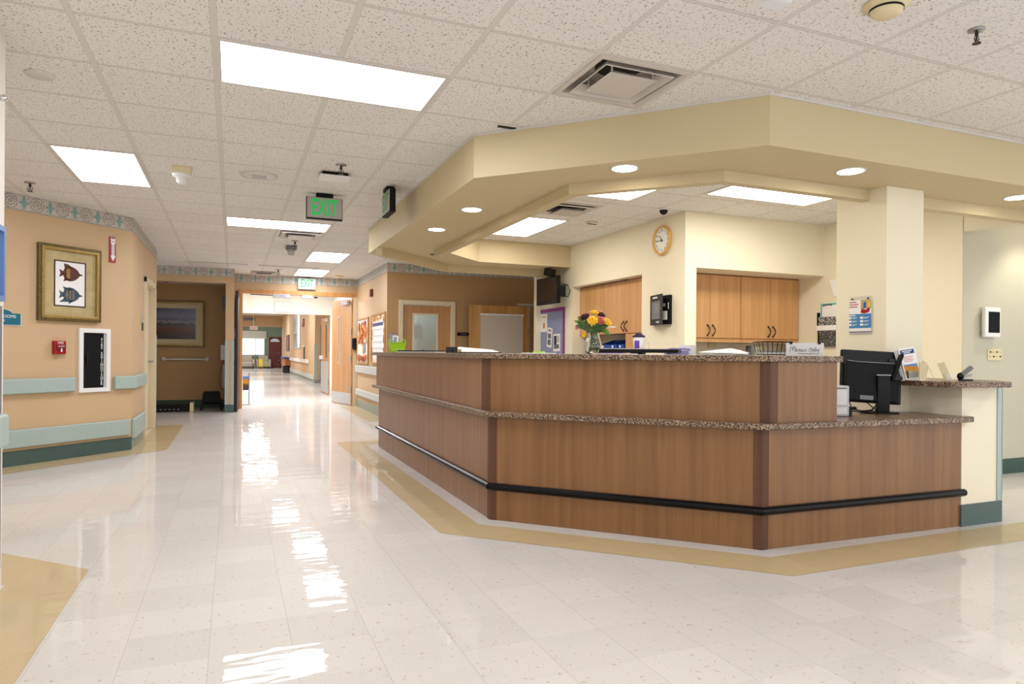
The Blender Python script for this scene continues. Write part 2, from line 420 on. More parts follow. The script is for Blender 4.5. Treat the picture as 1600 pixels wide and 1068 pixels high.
def curve_text(s,size,ax='CENTER',ay='CENTER',ext=.0008,spacing=1.0,shear=0,line=1.0,off=0):
    cu=bpy.data.curves.new('lettering','FONT'); cu.body=s; cu.size=size; cu.align_x=ax; cu.align_y=ay; cu.extrude=ext
    cu.offset=off*size; cu.space_character=spacing; cu.shear=shear; cu.space_line=line; cu.resolution_u=3
    o=bpy.data.objects.new('lettering',cu); COL.objects.link(o)
    bpy.context.view_layer.update()
    dg=bpy.context.evaluated_depsgraph_get()
    me=bpy.data.meshes.new_from_object(o.evaluated_get(dg))
    bpy.data.objects.remove(o); bpy.data.curves.remove(cu)
    return me
def text(s,size,m,parent,loc,name='lettering',sx=1,**k):
    me=curve_text(s,size,**k)
    me.transform(Matrix.Rotation(PI/2,4,'X')@Matrix.Diagonal((sx,1,1,1)))
    me.materials.clear(); me.materials.append(M[m])
    o=bpy.data.objects.new(name,me); COL.objects.link(o)
    o.parent=parent; o.location=loc; return o
def dup(o,parent=None):
    c=o.copy(); COL.objects.link(c)
    if parent: c.parent=parent
    for ch in list(o.children): dup(ch,c)
    return c

# ------------------------------------------------------------------ key plan points (metres)
A=(1.682,8.466); Bc=(1.68,4.502); C=(2.94,3.212); D=(4.638,3.16)
W1=(-1.088,9.153); R45=PI/4
S2=1/math.sqrt(2)
XL=-1.088; XR=2.48; YO=11.85; YD=14.95; XC=4.5; YX=6.1; XE=6.5
# ================================================================== SETTING
def sbox(name,m,*boxes):
    for q in boxes: o=struct(B().box(*q).obj(name,m))
    return o
f=B().quad((-9,-5,0),(13,-5,0),(13,52,0),(-9,52,0)); struct(f.obj('floor','floor'))
# tan bands (inlaid tile)
def band(name,pts,w0,w1):       # polyline offset strips to the left-hand side
    P=[Vector(p) for p in pts]; n=len(P); out=[];inn=[]
    for i in range(n):
        d0=(P[i]-P[i-1]).normalized() if i>0 else None
        d1=(P[i+1]-P[i]).normalized() if i<n-1 else None
        if d0 is None: d0=d1
        if d1 is None: d1=d0
        n0=Vector((-d0.y,d0.x)); n1=Vector((-d1.y,d1.x)); m=(n0+n1).normalized(); k=1/max(.3,m.dot(n0))
        out.append(P[i]+m*k*w1); inn.append(P[i]+m*k*w0)
    b=B()
    for i in range(n-1):
        b.quad((inn[i].x,inn[i].y,.0012),(out[i].x,out[i].y,.0012),(out[i+1].x,out[i+1].y,.0012),(inn[i+1].x,inn[i+1].y,.0012))
    return struct(b.obj(name,'tanfloor'))
band('trim_1',[(9.5,3.18),(2.925,3.18),(1.66,4.445),(1.66,8.62),(2.3,8.62)][::-1],-.10,-.41)
band('trim_2',[(-4.2,6.04),W1,(XL,11.94)],0,-.39)
band('trim_3',[(-1.03,-3),(-1.03,4.1),(-3,6.07)],0,-.335)
band('trim_4',[(XR,14.9),(XR,11.85),(5.3,11.85)],0,-.36)
# ceilings
VX0,VX1,VY0,VY1=GX+3*T+.03,GX+4*T-.03,GY-T+.03,GY-.03
f=B()
for (x0,x1,y0,y1) in ((-9,13,-5,VY0),(-9,13,VY1,18.78),(-9,VX0,VY0,VY1),(VX1,13,VY0,VY1)):
    f.quad((x0,y0,CEIL),(x0,y1,CEIL),(x1,y1,CEIL),(x1,y0,CEIL))
struct(f.obj('ceiling','ceil'))
f=B().quad((-9,18.9,3.3),(-9,52,3.3),(13,52,3.3),(13,18.9,3.3)); struct(f.obj('ceiling.001','white_wall'))
# left walls
b=B(); b.prism([(-4.5,5.741),W1,(W1[0]-.1,W1[1]+.1),(-4.6,5.841)],0,CEIL)
b.box(XL-.15,XL,W1[1]+.0,10.36,0,CEIL); b.box(XL-.15,XL,10.36,11.56,2.13,CEIL); b.box(XL-.15,XL,11.56,11.94,0,CEIL)
b.box(-4,XL-.15,11.79,11.94,0,CEIL)
struct(b.obj('wall_left','tan'))
b=B(); b.prism([(-1.045,-4),(-1.045,4.1),(-3.4,6.455),(-3.5,6.35),(-1.18,4.04),(-1.18,-4)],0,CEIL); struct(b.obj('wall_near_left','white_wall'))
# alcove at the end of the left side
sbox('wall_alcove','nook',(-2.6,-.12,15.4,15.5,0,CEIL),(-2.6,-2.5,14.05,15.4,0,CEIL),(-.12,-.10,14.2,15.4,0,CEIL))
sbox('wall_alcove_front','tan',(-2.6,-.12,14.05,14.2,2.44,CEIL),(-.12,.033,14.05,15.3,0,CEIL))
f=B().quad((-2.5,14.2,2.52),(-2.5,15.4,2.52),(-.12,15.4,2.52),(-.12,14.2,2.52)); struct(f.obj('ceiling.002','white_wall'))
# right corridor walls
sbox('wall_right','tan',(XR,XR+.14,YO+.12,YD+.14,0,CEIL),(XR,XR+.001,YO,YO+.12,0,CEIL))
sbox('wall_ochre','tan2',(XR+.001,2.687,YO,YO+.14,0,CEIL),(2.687,3.717,YO,YO+.14,2.085,CEIL),(3.717,4.20,YO,YO+.14,0,CEIL),(4.20,5.14,YO,YO+.14,1.97,CEIL),(5.14,5.6,YO,YO+.14,0,CEIL),(5.6,5.7,9.0,YO+.14,0,CEIL))
# wall with the cross-corridor doors
sbox('wall_corridor_end','tan',(.033,.118,YD,YD+.14,0,CEIL),(.118,XR,YD,YD+.14,2.37,CEIL))
# vestibule and far hall
sbox('wall_vestibule','white_wall',(XR,XR+.14,YD+.14,18.78,0,CEIL),(-.3,-.16,15.5,18.78,0,CEIL))
sbox('wall_second_doorway','white_wall',(-1.2,2.42,18.78,18.92,2.14,3.3),(2.42,5.4,18.78,18.92,0,3.3))
sbox('wall_hall_right','tan',(2.8,2.94,26.0,44.0,0,3.3),(2.94,3.05,26.0,26.14,0,3.3),(3.05,4.05,26.0,26.14,2.06,3.3),(4.05,5.5,26.0,26.14,0,3.3),(5.4,5.5,18.92,26.0,0,3.3))
sbox('wall_hall_header','tan',(-2,2.8,44.0,44.15,2.62,3.3))
sbox('wall_hall_left','tan',(-1.2,-1.06,18.92,44.0,0,3.3))
sbox('wall_lounge','green_wall',(2.06,4.5,50.0,50.15,0,3.3),(-2,.5,50.0,50.15,0,3.3),(.5,2.06,50.0,50.15,0,.86),(.5,2.06,50.0,50.15,2.5,3.3),(4.4,4.5,44.1,50.0,0,3.3))
# nurse station walls
sbox('wall_clock','cream',(XC,4.65,YX,6.94,0,CEIL),(XC,XC+.5,6.94,8.74,2.12,CEIL),(4.95,5.05,6.94,8.74,0,2.12),(XC,5.05,8.74,9.88,0,CEIL),(4.405,4.5,9.80,9.88,0,CEIL))
sbox('wall_station_back','cream',(4.65,XE,YX,6.9,2.115,CEIL),(4.65,XE,6.86,6.96,0,2.115))
sbox('wall_station_right','cream',(XE,XE+.12,4.425,7.0,0,CEIL),(XE,XE+.12,.5,4.415,2.375,CEIL))
sbox('wall_side_room','sage',(XE+.002,11,4.42,4.54,0,CEIL))
sbox('wall_column','cream',(4.394,4.78,3.554,4.0,0,CEIL))
sbox('wall_low','cream',(4.64,5.055,3.155,3.553,0,.962),(4.79,5.055,3.553,5.2,0,.962))
# soffit ring over the station
i1=(2.35,4.52); i2=(3.08,3.78)
b=B()
for poly in ([(1.58,8.68),(1.575,4.6),i1,(2.35,8.05)],[(1.575,4.6),(2.92,3.15),i2,i1],[(2.92,3.15),(12.5,3.15),(12.5,3.78),i2],
             [(1.58,8.68),(2.35,8.05),(3.1,8.8),(4.5,8.8),(4.5,9.6),(2.5,9.6)]):
    b.prism(poly,2.41,CEIL-.001)
struct(b.obj('trim_5','soffit'))
def strip(pts,w):
    P=[Vector(p) for p in pts]; n=len(P); O=[]
    for i in range(n):
        d0=(P[i]-P[i-1]).normalized() if i>0 else (P[1]-P[0]).normalized()
        d1=(P[i+1]-P[i]).normalized() if i<n-1 else d0
        n0=Vector((-d0.y,d0.x)); n1=Vector((-d1.y,d1.x)); m=(n0+n1).normalized(); k=1/max(.3,m.dot(n0)); O.append(P[i]+m*k*w)
    return [[P[i],P[i+1],O[i+1],O[i]] for i in range(n-1)]
b=B()
for s in strip([(2.27,8.1),(2.27,4.48),(3.04,3.70),(4.40,3.70)],.08): b.prism([tuple(q) for q in s],2.335,2.412)
struct(b.obj('trim_6','soffit'))
b=B().box(4.78,XE,3.69,3.77,2.325,2.412); struct(b.obj('trim_7','soffit'))
b=B()
for s in strip([(1.63,8.09),(2.79,9.25),(4.5,9.25)],.08): b.prism([tuple(q) for q in s],2.31,2.412)
struct(b.obj('trim_8','soffit'))
# ceiling angle around the soffit
b=B()
for s in strip([(1.58,8.68),(1.575,4.6),(2.92,3.15),(12.5,3.15)],-.012): b.prism([tuple(q) for q in s],CEIL-.016,CEIL-.001)
struct(b.obj('trim_9','gridwhite'))
# wallpaper borders (each in its own wall frame so the motif repeats along it)
def border(n,p0,ang,L,z0=2.568,z1=2.7205):
    b=B().box(0,L,-.004,.0005,0,z1-z0); b.box(0,L,-.008,.0005,-.006,0)
    o=struct(b.obj('trim_%d'%n,'border')); o.location=(p0[0],p0[1],z0); o.rotation_euler=(0,0,ang)
border(10,(W1[0]-2.4*S2,W1[1]-2.4*S2),R45,2.4)
border(11,W1,PI/2,11.94-W1[1])
border(12,(-2.6,14.05),0,2.633)
border(13,(.033,YD),0,XR-.033)
border(14,(XR,YD),-PI/2,YD-YO)
border(15,(XR,YO),0,3.1)
# baseboards
b=B(); b.prism([(-4.5,5.741),(W1[0],W1[1]),(W1[0]+.006,W1[1]-.003),(-4.49,5.73)],0,.151); struct(b.obj('baseboard_left','base'))
sbox('baseboard_left_return','base_light',(XL,XL+.006,W1[1],10.27,0,.13),(XL,XL+.006,11.64,11.946,0,.13))
sbox('baseboard_alcove','base_dark',(-2.5,-.12,15.392,15.4,0,.165))
sbox('baseboard_right','base_light',(XR-.008,XR,YO,YD-.06,0,.16))
sbox('baseboard_side_room','base_dark',(XE,11,4.412,4.42,0,.15))
sbox('baseboard_low_wall','base',(4.632,5.063,3.147,3.155,0,.15),(5.055,5.063,3.155,3.55,0,.15))
sbox('baseboard_post','base',(-.125,.038,14.044,14.05,0,.15),(.033,.039,14.05,14.9,0,.15))
sbox('baseboard_vestibule','base',(XR-.008,XR,15.2,18.78,0,.14))
sbox('baseboard_hall','base_light',(2.79,2.8,26,44,0,.1),(2.8,3.0,25.99,26,0,.12))

# ================================================================== RECEPTION COUNTER
ctr=thing('reception_counter','long wood-panelled reception counter with black bumper rail and angled front','counter',(2.9,4.6,0))
def off(p): return (p[0]-2.9,p[1]-4.6)
def wall_panel(name,p,q,z0,z1,th,m):
    d=(Vector(q)-Vector(p)).normalized(); n=Vector((-d.y,d.x))*th
    pts=[Vector(p),Vector(q),Vector(q)+n,Vector(p)+n]
    o=B().prism([off(k) for k in pts],z0,z1).obj(name,m,ctr,bev=.0015); return o
LO=[A,Bc,C,D]; UP=[(1.648,8.466),(1.662,4.59),(2.975,3.188),(3.505,3.178)]
for i in range(3):
    wall_panel('front_panel',LO[i],LO[i+1],.0,.724,.06,'woodA' if i==0 else 'woodB')
    wall_panel('upper_panel',UP[i],UP[i+1],.76,1.13,.10,'woodA' if i==0 else 'woodB')
b=B().prism([off(k) for k in [(A[0],8.4665),(A[0],8.474),(2.35,8.474),(2.35,8.4665)]],0,.724); b.obj('end_panel','woodpost',ctr)
def post(corner,p,q,z0,z1,w):
    c=Vector(corner); d0=(Vector(p)-c).normalized(); d1=(Vector(q)-c).normalized()
    bis=-(d0+d1).normalized()*.006
    pts=[c+d0*w+bis*.6,c+bis,c+d1*w+bis*.6,c+d1*w-bis,c-bis*2,c+d0*w-bis]
    B().prism([off(k) for k in pts],z0,z1).obj('corner_post','woodpost',ctr,bev=.002)
post(Bc,A,C,0,.724,.05); post(C,Bc,D,0,.724,.05); post(UP[1],UP[0],UP[2],.76,1.13,.05); post(UP[2],UP[1],UP[3],.76,1.13,.058)
rail=[off((A[0]-.014,8.50)),off((Bc[0]-.014,4.496)),off((C[0]-.006,C[1]-.017)),off((4.66,D[1]-.014))]
P=[]
def rail_poly(z,outset):
    pts=[(A[0]-outset,8.50),(Bc[0]-outset,Bc[1]-outset*.42),(C[0]-outset*.42,C[1]-outset),(4.66,D[1]-outset)]
    return [off(k) for k in pts]
b=B(); prof=[(0,-.024),(.018,-.024),(.032,-.014),(.036,0),(.032,.014),(.018,.024),(0,.024)]
rings=[]
for o_,z in prof: rings.append([(x,y,.235+z) for x,y in rail_poly(z,o_)])
vs=[rings[k][j] for j in range(4) for k in range(len(prof))]; n=len(prof); fs=[]
for j in range(3):
    for k in range(n-1): fs.append((j*n+k,j*n+k+1,(j+1)*n+k+1,(j+1)*n+k))
fs+=[tuple(range(n)),tuple(3*n+k for k in range(n-1,-1,-1))]
b.faces(vs,fs); b.obj('bumper_rail','blackgloss',ctr)
# desk-level worktop / ledge
wk=[(1.625,8.64),(1.625,4.475),(2.915,3.155),(4.665,3.085),(4.70,3.155),(4.64,3.16),(4.64,3.85),(3.4,3.9),(2.45,4.9),(2.45,8.64)]
o=B().prism(wk,.724,.762).obj('worktop','granite',bev=.006,seg=3); tag(o,'brown speckled granite worktop and ledge at desk height along the counter','worktop')
o=B().prism([(1.612,8.66),(1.625,4.565),(2.955,3.165),(3.525,3.15),(3.525,3.7),(3.2,3.72),(2.2,4.85),(2.2,8.66)],1.13,1.167).obj('countertop','granite',bev=.004); tag(o,'upper brown speckled granite countertop, highest surface of the reception counter','countertop')
o=B().prism([(4.42,3.548),(4.42,3.30),(4.47,3.10),(4.52,3.05),(4.90,2.99),(4.94,3.01),(5.10,3.25),(5.10,5.2),(4.786,5.2),(4.786,3.548)],.962,1.0).obj('side_shelf','granite',bev=.004); tag(o,'short speckled granite shelf on the low cream wall beside the column','shelf')
# mint corner guard on low wall
o=B().box(5.008,5.06,3.147,3.155,.155,.955).box(5.052,5.064,3.147,3.21,.155,.955).obj('corner_guard','mint',bev=.002); tag(o,'mint corner guard on the end of the low cream wall under the shelf','corner guard')

# ================================================================== LEFT 45 DEGREE WALL (frame: x along wall, -y towards viewer)
def L45(s,z): return (W1[0]+s*S2,W1[1]+s*S2,z)
# fish picture
t=thing('framed_picture','antique gold framed print of two fish on the left wall','picture',L45(-.7535,1.469),R45)
w,h=.68,.803
B().ring(-w/2,w/2,0,h,.036,-.045,0).obj('outer_frame','gold',t,bev=.006)
B().ring(-w/2+.03,w/2-.03,.03,h-.03,.028,-.052,0).obj('inner_moulding','goldlt',t,bev=.004)
B().box(-w/2+.05,w/2-.05,-.02,0,.05,h-.05).obj('mount_board','mat_gold',t)
B().ring(-.172,.172,.158,.644,.012,-.024,-.005).obj('mount_edge','maroon',t)
B().box(-.163,.163,-.0215,-.005,.167,.635).obj('print_sheet','paper',t)
def fish(zc,m,flip):
    k=1
    body=[]
    for i in range(28):
        a=2*PI*i/28; x=.09*math.cos(a); z=.078*math.sin(a)*(1-.22*math.cos(a)); body.append((x+.012,zc+z))
    g=B().plate(body,-.0235,-.0216)
    g.plate([(.09,zc+.012),(.135,zc+.002),(.135,zc-.006),(.09,zc-.02)],-.0235,-.0216)         # snout
    g.plate([(-.06,zc+.014),(-.12,zc+.042),(-.105,zc),(-.12,zc-.042),(-.06,zc-.014)],-.0235,-.0216)  # tail
    if flip==0:
        g.plate([(-.055,zc+.03),(-.07,zc+.105),(-.02,zc+.098),(.03,zc+.06)],-.0235,-.0216)
        g.plate([(-.055,zc-.03),(-.075,zc-.085),(-.02,zc-.07),(.03,zc-.06)],-.0235,-.0216)
    else:
        g.plate([(-.05,zc+.03),(-.08,zc+.085),(-.02,zc+.07),(.04,zc+.055)],-.0235,-.0216)
        g.plate([(-.05,zc-.03),(-.12,zc-.082),(-.03,zc-.075),(.03,zc-.06)],-.0235,-.0216)
        g.plate([(.0,zc-.05),(-.02,zc-.1),(.05,zc-.06)],-.0235,-.0216)
    g.obj('fish_figure',m,t)
    g=B()
    for x in ((-.02,) if flip==0 else (-.035,.0,.035)):
        g.plate([(x-.022,zc+.055),(x+.014,zc+.055),(x+.018,zc-.05),(x-.02,zc-.05)] if flip==0 else [(x-.005,zc+.05),(x+.006,zc+.05),(x+.002,zc-.05),(x-.007,zc-.05)],-.0238,-.0234)
    g.obj('fish_marking','fishgold',t)
fish(.51,'fish1',0); fish(.285,'fish2',1)
# fire extinguisher arrow sign
t=thing('extinguisher_arrow_sign','narrow red and white down-arrow sign right of the fish picture','sign',L45(-.258,2.165),R45)
B().box(-.037,.037,-.014,0,0,.29).obj('sign_body','red',t)
B().plate([(-.026,.215),(-.026,.25),(-.03,.276),(0,.262),(.03,.276),(.026,.25),(.026,.215),(.015,.205),(.015,.075),(.03,.075),(0,.012),(-.03,.075),(-.015,.075),(-.015,.205)],-.0155,-.014).obj('arrow','text_white',t)
text('FIRE',.020,'text_red',t,(0,-.0162,.235))
text('\n'.join('EXTINGUISHER'),.013,'text_black',t,(0,-.0162,.137),line=.72)
# pull station
t=thing('fire_alarm_pull','small red fire alarm pull station on the left wall','fire alarm',L45(-.872,1.12),R45)
B().box(-.059,.059,-.055,0,0,.141).obj('housing','red',t,bev=.006)
B().box(-.045,.045,-.066,-.055,.045,.10).obj('pull_bar','dred',t,bev=.004)
B().box(-.008,.008,-.072,-.066,.025,.06).obj('handle','text_white',t,bev=.002)
text('FIRE',.034,'text_white',t,(0,-.0565,.118)); text('ALARM',.02,'text_white',t,(0,-.0668,.082))
# extinguisher cabinet
t=thing('extinguisher_cabinet','white framed recessed fire extinguisher cabinet with black door','cabinet',L45(-.465,.70),R45)
B().ring(-.182,.182,0,.703,.047,-.025,0).obj('frame','white',t,bev=.003)
B().box(-.137,.137,-.008,.0,.045,.658).obj('door','blackm',t)
B().box(.108,.137,-.012,-.008,.045,.658).obj('door_edge','lilac' if False else 'lgrey',t)
B().box(-.098,-.088,-.03,-.008,.30,.42).obj('handle','bronze',t,bev=.002)
text('\n'.join('FIRE EXTINGUISHER'),.043,'text_white',t,(.085,-.0095,.335),line=.72)
# patient rooms sign
t=thing('room_direction_sign','teal PATIENT ROOMS direction sign at the left edge of the tan wall','sign',L45(-1.50,1.41),R45)
pts=[(-.25,0),(.25,0),(.25,.115)]+[(.17*math.cos(a)-.0,.115+.045*math.sin(a)) for a in [PI*i/10 for i in range(11)]]+[(-.25,.115)]
B().plate([(x*1.03,z*1.07-.006) for x,z in pts],-.012,0).obj('border_plate','white',t)
B().plate(pts,-.016,-.011).obj('sign_plate','teal',t)
text('PATIENT ROOMS',.042,'text_white',t,(.205,-.0165,.082),ax='RIGHT'); text('311 - 327',.032,'text_white',t,(.10,-.0165,.036),ax='RIGHT')
# handrails and crash rails
def rail_piece(name,label,pts,z0,z1,depth,m,cat,closed=True,bev=.014):
    b=B()
    for s in strip(pts,-depth): b.prism([tuple(q) for q in s],z0,z1)
    bmesh.ops.remove_doubles(b.bm,verts=b.bm.verts,dist=1e-5)
    o=b.obj(name,m,bev=bev,seg=3); tag(o,label,cat); return o
rail_piece('wall_handrail','mint handrail on the left wall, left of the extinguisher cabinet',[L45(-2.6,0)[:2],L45(-.70,0)[:2]],.72,.872,.055,'mint','handrail')
b=B(); b.prism([L45(-.239,0)[:2],W1,(W1[0]+.055,W1[1]-.023),(L45(-.239,0)[0]+.039,L45(-.239,0)[1]-.039)],.72,.868)
b.prism([W1,(XL,10.2),(XL+.055,10.2),(W1[0]+.055,W1[1]-.023)],.72,.868)
o=b.obj('wall_handrail','mint',bev=.012,seg=3); tag(o,'short mint handrail wrapping the wall corner right of the extinguisher cabinet','handrail')
rail_piece('crash_rail','wide low mint crash rail along the foot of the left wall',[L45(-2.6,0)[:2],L45(-.035,0)[:2]],.18,.362,.04,'mint','crash rail',bev=.012)
o=B().box(XL,XL+.04,W1[1]+.03,10.22,.125,.36).obj('crash_rail','mint',bev=.012,seg=3); tag(o,'short low mint crash rail just before the left door','crash rail')
o=B().box(XL,XL+.008,11.87,11.946,.14,1.40).box(XL-.07,XL+.008,11.94,11.948,.14,1.40).obj('corner_guard','mint'); tag(o,'tall mint corner guard at the end of the left wall past the door','corner guard')
# left door
d=bpy.data.objects.new('door_1',None); COL.objects.link(d); d.location=(XL,10.96,0); d.rotation_euler=(0,0,PI/2); struct(d)
fr=B(); fr.box(-.65,-.58,-.03,.15,0,2.15); fr.box(.58,.65,-.03,.15,0,2.15); fr.box(-.65,.65,-.03,.15,2.08,2.15); struct(fr.obj('door_frame','trimcream',d,bev=.004))
struct(B().box(-.58,.58,.06,.105,.01,2.08).obj('door_leaf','trimcream',d))
struct(B().cyl((.5,.06,1.0),.012,-.06,'Y').box(.42,.5,-.012,.0,.99,1.01).obj('door_handle','metal',d))
t=thing('room_sign','small dark room sign beside the left door','sign',(XL,10.14,1.425),PI/2)
B().box(-.05,.05,-.01,0,.11,.215).obj('upper_plate','lgrey',t); B().box(-.05,.05,-.01,0,0,.10).obj('lower_plate','dark',t)
# near-left wall fittings (only their edges show)
t=thing('framed_notice','blue framed notice at the extreme left edge of the photo','frame',(-1.045,3.93,1.40),PI/2)
B().ring(-.3,.085,0,.36,.026,-.03,0).obj('frame','blueframe',t); B().box(-.28,.07,-.012,0,.02,.34).obj('notice_sheet','picwhite',t)
o=B().box(-1.045,-.995,2.2,4.02,.70,.858).obj('wall_handrail','mint',bev=.016,seg=3); tag(o,'mint handrail end at the extreme left edge, nearest the camera','handrail')
o=B().box(-1.045,-1.037,3.92,4.05,.1,1.38).obj('corner_guard','grey'); tag(o,'grey corner guard at the extreme left edge of the photo','corner guard')
t=thing('sidewall_sprinkler','chrome sidewall sprinkler high at the extreme left edge','sprinkler',(-1.045,3.93,2.36),PI/2)
B().lathe([(.035,0),(.035,-.006),(.02,-.02)],axis='Y').obj('escutcheon','chrome',t,smooth=True); B().ball((0,-.035,0),.017).obj('nozzle','chrome',t,smooth=True)

# ================================================================== ALCOVE ITEMS
t=thing('framed_picture','large gilt framed landscape print in the brown alcove','picture',(-1.15,15.4,1.235))
B().ring(-.62,.62,0,.935,.03,-.05,0).obj('outer_frame','gold',t,bev=.004); B().ring(-.592,.592,.028,.907,.03,-.042,0).obj('inner_moulding','goldlt',t,bev=.004)
B().box(-.57,.57,-.015,0,.05,.885).obj('mount_board','matcream',t); B().box(-.46,.46,-.02,-.012,.16,.78).obj('print','landscape',t)
t=thing('grab_bar','white grab bar on the brown alcove wall under the landscape print','grab bar',(-.87,15.4,.99))
B().tube([(-.40,-.06,0),(.40,-.06,0)],.016,12).obj('bar','white',t,smooth=True)
for s in (-.40,.40): B().lathe([(.045,0),(.045,-.012),(.02,-.02),(.018,-.075),(0.001,-.078)],(s,0,0),axis='Y').obj('end_flange','white',t,smooth=True)
t=thing('step_stool','black plastic step stool on the alcove floor','stool',(-.37,14.78,0))
b=B(); b.prism([(-.14,-.14),(.14,-.14),(.14,.14),(-.14,.14)],.32,.36); b.obj('top','blackm',t,bev=.01)
for sx in (-1,1):
    g=B()
    for sy in (-1,1):
        x0,x1=sorted((sx*.18,sx*.205)); 
        g.faces([(sx*.205,sy*.19,0),(sx*.165,sy*.19,0),(sx*.165,sy*.13,0),(sx*.205,sy*.13,0),(sx*.14,sy*.14,.33),(sx*.10,sy*.14,.33),(sx*.10,sy*.08,.33),(sx*.14,sy*.08,.33)],[(0,1,2,3),(4,5,6,7),(0,1,5,4),(1,2,6,5),(2,3,7,6),(3,0,4,7)])
    g.obj('leg','blackm',t)
B().box(-.155,.155,-.16,-.145,.16,.33).obj('front_panel','blackm',t); B().box(-.155,.155,.145,.16,.10,.33).obj('rear_panel','blackm',t)
t=thing('floor_scale','low black floor unit with a white end cap on the alcove floor','floor unit',(-1.02,14.62,0))
B().box(-.45,.28,-.16,.16,.012,.13).obj('body','blackm',t,bev=.01); B().box(.28,.345,-.17,.17,0,.165).obj('end_cap','beige',t,bev=.006)
for i in range(6): B().box(-.30+i*.075,-.28+i*.075,-.163,-.16,.04,.055).obj('fastener','lgrey',t)
t=thing('wall_dispenser','white wall dispenser with hanging cord on the alcove side wall','dispenser',(-.12,15.0,.98),-PI/2)
B().box(-.1,.1,-.09,0,.0,.30).obj('body','white',t,bev=.008)
B().tube([(0,-.05,0),(.02,-.09,-.2),(.06,-.12,-.42),(.05,-.07,-.62)],.008,6).obj('cord','rust',t)
B().box(-.05,.05,-.06,0,-.55,-.1).obj('lower_bracket','lgrey',t)
o=B().box(-.20,-.12,14.9,15.1,2.03,2.25).obj('wall_speaker','grey',bev=.008); tag(o,'grey box high on the alcove side wall','speaker')
for x,lab in ((-1.16,'small dome sprinkler left of two in the alcove ceiling'),(-.52,'small chrome sprinkler right of two in the alcove ceiling')):
    t=thing('fire_sprinkler',lab,'sprinkler',(x,14.6,2.52)); B().lathe([(.04,0),(.04,-.006),(.015,-.01)]).obj('escutcheon','white' if x<-1 else 'chrome',t,smooth=True)
    B().lathe([(.03,-.008),(.03,-.03),(.012,-.06)] if x<-1 else [(.012,-.01),(.012,-.05),(.02,-.055),(.02,-.06)]).obj('head','grey' if x<-1 else 'chrome',t,smooth=True)
for x0,x1,lab in ((-.125,-.068,'left mint edge guard on the tan post beside the corridor doors'),(-.02,.036,'right mint edge guard on the tan post beside the corridor doors')):
    o=B().box(x0,x1,14.042,14.05,.15,1.36).obj('corner_guard','mint'); tag(o,lab,'corner guard')
t=thing('wall_switch_box','white box on the side of the tan post beside the corridor doors','switch',(.033,14.3,1.40),PI/2)
B().box(-.08,.08,-.05,0,0,.2).obj('body','white',t,bev=.004); B().box(-.03,.03,-.056,-.05,.06,.14).obj('push_plate','lgrey',t)

# ================================================================== CORRIDOR DOORS
d=bpy.data.objects.new('door_2',None); COL.objects.link(d); d.location=(0,YD,0); struct(d)
struct(B().box(.118,.19,-.03,.16,0,2.42).obj('door_frame','doorframe',d)); struct(B().box(.19,XR,-.03,.16,2.34,2.42).obj('frame_head','doorframe',d))
struct(B().box(2.40,XR,-.02,.16,0,2.34).obj('frame_jamb','trimcream',d))
t=thing('corridor_door_leaf','open wooden corridor door leaf held back on the right wall','door',(2.39,YD+.02,0))
# leaf stands open into the vestibule
ang=math.radians(104)
lf=bpy.data.objects.new('leaf',None)
def rotbox(name,m,x0,x1,y0,y1,z0,z1,bev=0):
    g=B().box(x0,x1,y0,y1,z0,z1); g.xform(Matrix.Rotation(ang,4,'Z')); return g.obj(name,m,t,bev=bev)
bpy.data.objects.remove(lf)
rotbox('leaf','door',0,1.1,-.022,.022,.01,2.31); rotbox('edge_strip','doorframe',-.004,.0,-.022,.022,.01,2.31)
rotbox('kick_plate','lgrey',.02,1.08,.022,.026,.03,.27)
g=B(); g.ring(.58,.75,.9,1.95,.02,-.03,.03); g.xform(Matrix.Rotation(ang,4,'Z')); g.obj('window_frame','lgrey',t)
rotbox('window_pane','glass',.6,.73,-.006,.006,.92,1.93)
for z in (.28,.95,1.55,2.08): rotbox('hinge','metal',-.012,.03,.018,.034,z,z+.13)
rotbox('door_closer','lgrey',.10,.42,.03,.09,2.19,2.27)
t=thing('corridor_door_leaf','open door leaf coloured dark for shadow, seen edge-on at the left side of the corridor doorway','door',(.075,14.1,0))
g=B().faces([(-.022,0,.01),(.022,0,.01),(.06,.82,.01),(.016,.82,.01),(-.022,0,2.31),(.022,0,2.31),(.06,.82,2.31),(.016,.82,2.31)],[(0,1,2,3),(4,5,6,7),(0,1,5,4),(1,2,6,5),(2,3,7,6),(3,0,4,7)])
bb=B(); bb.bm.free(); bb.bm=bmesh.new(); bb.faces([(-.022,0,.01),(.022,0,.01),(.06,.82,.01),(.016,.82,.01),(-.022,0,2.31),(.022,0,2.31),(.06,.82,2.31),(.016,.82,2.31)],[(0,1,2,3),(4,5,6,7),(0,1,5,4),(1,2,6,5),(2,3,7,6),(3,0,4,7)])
bb.obj('leaf','shadowdoor',t); B().box(-.04,-.022,.05,.12,.95,1.08).obj('handle','bronze',t)
t=thing('door_operator','grey automatic door closer box under the corridor door head','door closer',(.93,YD,2.27))
B().box(-.17,.17,-.06,.05,0,.075).obj('housing','lgrey',t,bev=.004); B().tube([(-.6,-.03,.05),(-.15,-.05,.04)],.01,6).obj('arm','dark',t)
B().box(-.03,.09,-.063,-.06,.03,.05).obj('status_strip','periw',t)
t=thing('door_operator','second grey door closer box right of the first under the corridor door head','door closer',(1.45,YD,2.28))
B().box(-.11,.11,-.05,.05,0,.06).obj('housing','lgrey',t,bev=.004); B().box(.14,.2,-.04,.03,.01,.035).obj('stop','blackm',t)
